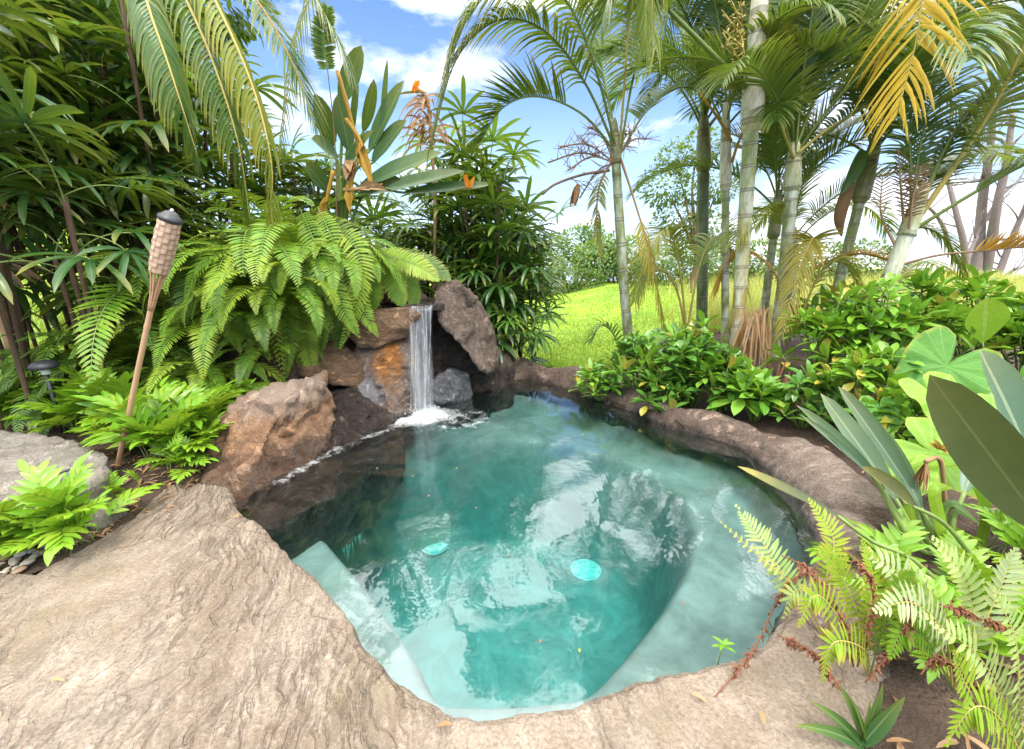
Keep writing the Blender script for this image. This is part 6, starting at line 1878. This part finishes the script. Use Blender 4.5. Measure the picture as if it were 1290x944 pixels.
def bush(label, px, Y, blobs, n, L, W, mat, seed, cat='bush', group='bushes beyond the lawn'):
    b = ground_xy(px, Y, -.05)
    th_ = thing('bush', label, cat, b, group)
    obj('crown', foliage(blobs, n, L, W, mat, seed), th_)
    mb = MB()
    for bl in blobs:
        tube(mb, catmull([V((bl[0] * .2, bl[1] * .2, -.05)), V((bl[0] * .5, bl[1] * .5, bl[2] * .5)), V(bl[:3])], 6), [.06, .05, .045, .04, .03, .025, .02], 6)
    obj('stems', mb.mesh('stems', [M['brown_stem']]), th_)
    return th_


bush('broad rounded bush nearest the lone palm across the lawn', 775, 18.5, [(-.9, 0, .9, 1.0, .8), (.5, .2, 1.1, 1.1, .85), (1.5, .3, .8, .9, .8), (-.2, .4, 1.5, .8, .7)], 3400, .17, .10, M['hedge'], 1)
bush('tallest leafy bush in the middle of hedge across the lawn', 722, 20.5, [(-1.2, 0, 1.2, 1.2, .9), (.3, .2, 1.7, 1.1, .9), (1.2, .1, 1.2, 1.1, .9), (.8, .2, 2.3, .6, .9)], 3600, .18, .10, M['hedge'], 2)
bush('yellow green bush at the left end of the hedge behind lady palms', 668, 18.5, [(-1.0, 0, 1.1, 1.2, .9), (.5, .2, .9, 1.1, .8), (-.2, .3, 1.8, .9, .9)], 3000, .17, .09, M['hedge'], 3)
bush('dark low bush at the foot of hedge across the lawn', 700, 17.4, [(-.8, 0, .5, .7, .8), (.3, 0, .55, .8, .8), (1.2, 0, .5, .7, .8)], 2200, .13, .06, M['tree_leaf'], 4)
bush('bush behind the young yellow palm shoots', 850, 17.0, [(-.6, 0, .8, .9, .9), (.6, 0, 1.0, 1.0, .9), (1.5, .1, .7, .8, .9)], 2600, .15, .08, M['hedge'], 5)
bush('low bush between the palm trunks in the meadow', 935, 15.0, [(-.7, 0, .6, .8, .9), (.6, 0, .8, .9, .9)], 2000, .15, .08, M['hedge'], 6)
bush('dark green bush behind the leaning palms in the meadow', 1060, 14.0, [(-.5, 0, .6, .8, .9), (.5, 0, .7, .8, .9)], 2000, .14, .08, M['tree_leaf'], 7)
bush('wide bush behind the lady palms on the left slope', 560, 19.0, [(-1.6, 0, 1.2, 1.3, .9), (.1, 0, 1.5, 1.3, .9), (1.6, 0, 1.1, 1.2, .9)], 2800, .2, .11, M['hedge'], 8)
# leafy tree behind the dark stemmed palm
tb_ = ground_xy(870, 13.5, -.1)
tr_ = thing('leafy_tree', 'small leafy green tree behind the dark stemmed palm', 'tree', tb_)
cp = [P(x, y, 13.5 + dy) - tb_ for x, y, dy in [(850, 200, 0), (880, 185, .4), (835, 235, -.2), (872, 240, .3), (850, 275, .1), (890, 290, 0), (868, 315, .2), (905, 235, .3)]]
obj('crown', foliage([(p.x, p.y, p.z, .52 + .1 * (i % 3), .8) for i, p in enumerate(cp)], 3400, .13, .07, M['tree_leaf'], 9), tr_)
mb = MB()
tube(mb, catmull([V((0, 0, 0)), V((.05, 0, 1.2)), cp[3], cp[1]], 12), [.10, .09, .085, .08, .07, .06, .05, .045, .04, .03, .025, .02, .015], 8)
obj('trunk', mb.mesh('trunk', [M['brown_stem']]), tr_)
mb = MB()
for p in cp:
    tube(mb, catmull([V((.05, 0, 1.2)), V((.05, 0, 1.2)).lerp(p, .5) + V((0, 0, .15)), p], 8), [.05, .045, .04, .035, .03, .025, .02, .015, .01], 6)
obj('limbs', mb.mesh('limbs', [M['brown_stem']]), tr_)
# dark leafy trees closing the left background
def dark_tree(label, px, Y, blobs, n, seed):
    b = ground_xy(px, Y, -.1)
    th_ = thing('leafy_tree', label, 'tree', b, 'dark trees behind the lady palms')
    cs = [P(x, y, Y + dy) - b for x, y, dy, r_ in blobs]
    obj('crown', foliage([(p.x, p.y, p.z, q[3], .85) for p, q in zip(cs, blobs)], n, .24, .075, M['dark_leaf'], seed), th_)
    mb = MB()
    tube(mb, catmull([V((0, 0, 0)), V((.1, 0, 1.6)), cs[0]], 10), [.11, .10, .095, .09, .085, .08, .07, .06, .05, .04, .03], 8)
    obj('trunk', mb.mesh('trunk', [M['brown_stem']]), th_)
    mb = MB()
    for p in cs[1:]:
        tube(mb, catmull([V((.1, 0, 1.6)), V((.1, 0, 1.6)).lerp(p, .5), p], 6), [.05, .045, .04, .03, .025, .02, .01], 6)
    obj('limbs', mb.mesh('limbs', [M['brown_stem']]), th_)
dark_tree('dark leafy tree filling the top left corner behind lady palms', 20, 6.5, [(20, 60, 0, 1.0), (-80, 20, .3, 1.1), (110, 10, .2, 1.0), (-60, 150, .3, .9), (90, 130, .4, .9), (40, -60, 0, 1.2), (160, 90, .5, .8)], 5200, 31)
dark_tree('dark leafy tree behind the drooping feather palm', 215, 7.2, [(210, 70, 0, .9), (150, -20, .3, 1.1), (250, -30, .2, .9), (170, 160, .3, .8), (265, 150, .2, .7)], 4200, 32)
# bare tree on the crest
tb_ = ground_xy(1228, 15.5, -.1)
dt = thing('bare_tree', 'leafless grey tree with several trunks on the meadow crest', 'tree', tb_)
mains = [[(1222, 385), (1232, 320), (1238, 250), (1247, 190), (1252, 130)], [(1232, 385), (1246, 320), (1256, 260), (1268, 205), (1276, 140)], [(1216, 385), (1216, 320), (1205, 270), (1196, 235), (1190, 215)], [(1240, 385), (1258, 345), (1275, 300), (1300, 240), (1310, 190)],
         [(1226, 350), (1200, 320), (1188, 285), (1170, 262), (1150, 262)], [(1246, 372), (1270, 345), (1290, 335), (1320, 315)], [(1218, 330), (1230, 300), (1255, 255), (1285, 225)]]
rr = random.Random(8)
for mi, m_ in enumerate(mains):
    mb = MB()
    pp = catmull([P(x, y, 15.5 + .25 * math.sin(mi * 2 + k)) - tb_ for k, (x, y) in enumerate(m_)], 22)
    r0 = [.19, .18, .12, .13, .085, .075, .075][mi]
    tube(mb, pp, [r0 * (1 - .62 * i / 22) for i in range(23)], 9)
    for k in range([9, 9, 8, 8, 8, 6, 6][mi]):
        i = rr.randrange(6, 23)
        d = V((rr.uniform(-1, 1), rr.uniform(-.6, .6), rr.uniform(-.1, 1))).normalized()
        pts = [pp[i]]
        for s in range(7):
            d = (d + V((rr.uniform(-.45, .45), rr.uniform(-.4, .4), rr.uniform(-.3, .4)))).normalized()
            pts.append(pts[-1] + d * rr.uniform(.10, .24))
        rb_ = r0 * .26
        tube(mb, pts, [rb_ * (1 - .85 * s / 7) for s in range(8)], 6)
        for q in range(4):
            j = rr.randrange(2, 8)
            d2 = V((rr.uniform(-1, 1), rr.uniform(-.5, .5), rr.uniform(-.4, .9))).normalized()
            p2 = [pts[j], pts[j] + d2 * .15, pts[j] + d2 * .28 + V((rr.uniform(-.08, .08), 0, rr.uniform(-.05, .1)))]
            tube(mb, p2, [rb_ * .35, rb_ * .25, .004], 4)
    obj('trunk' if mi < 4 else 'limb', mb.mesh('trunk', [M['grey_bark']]), dt)
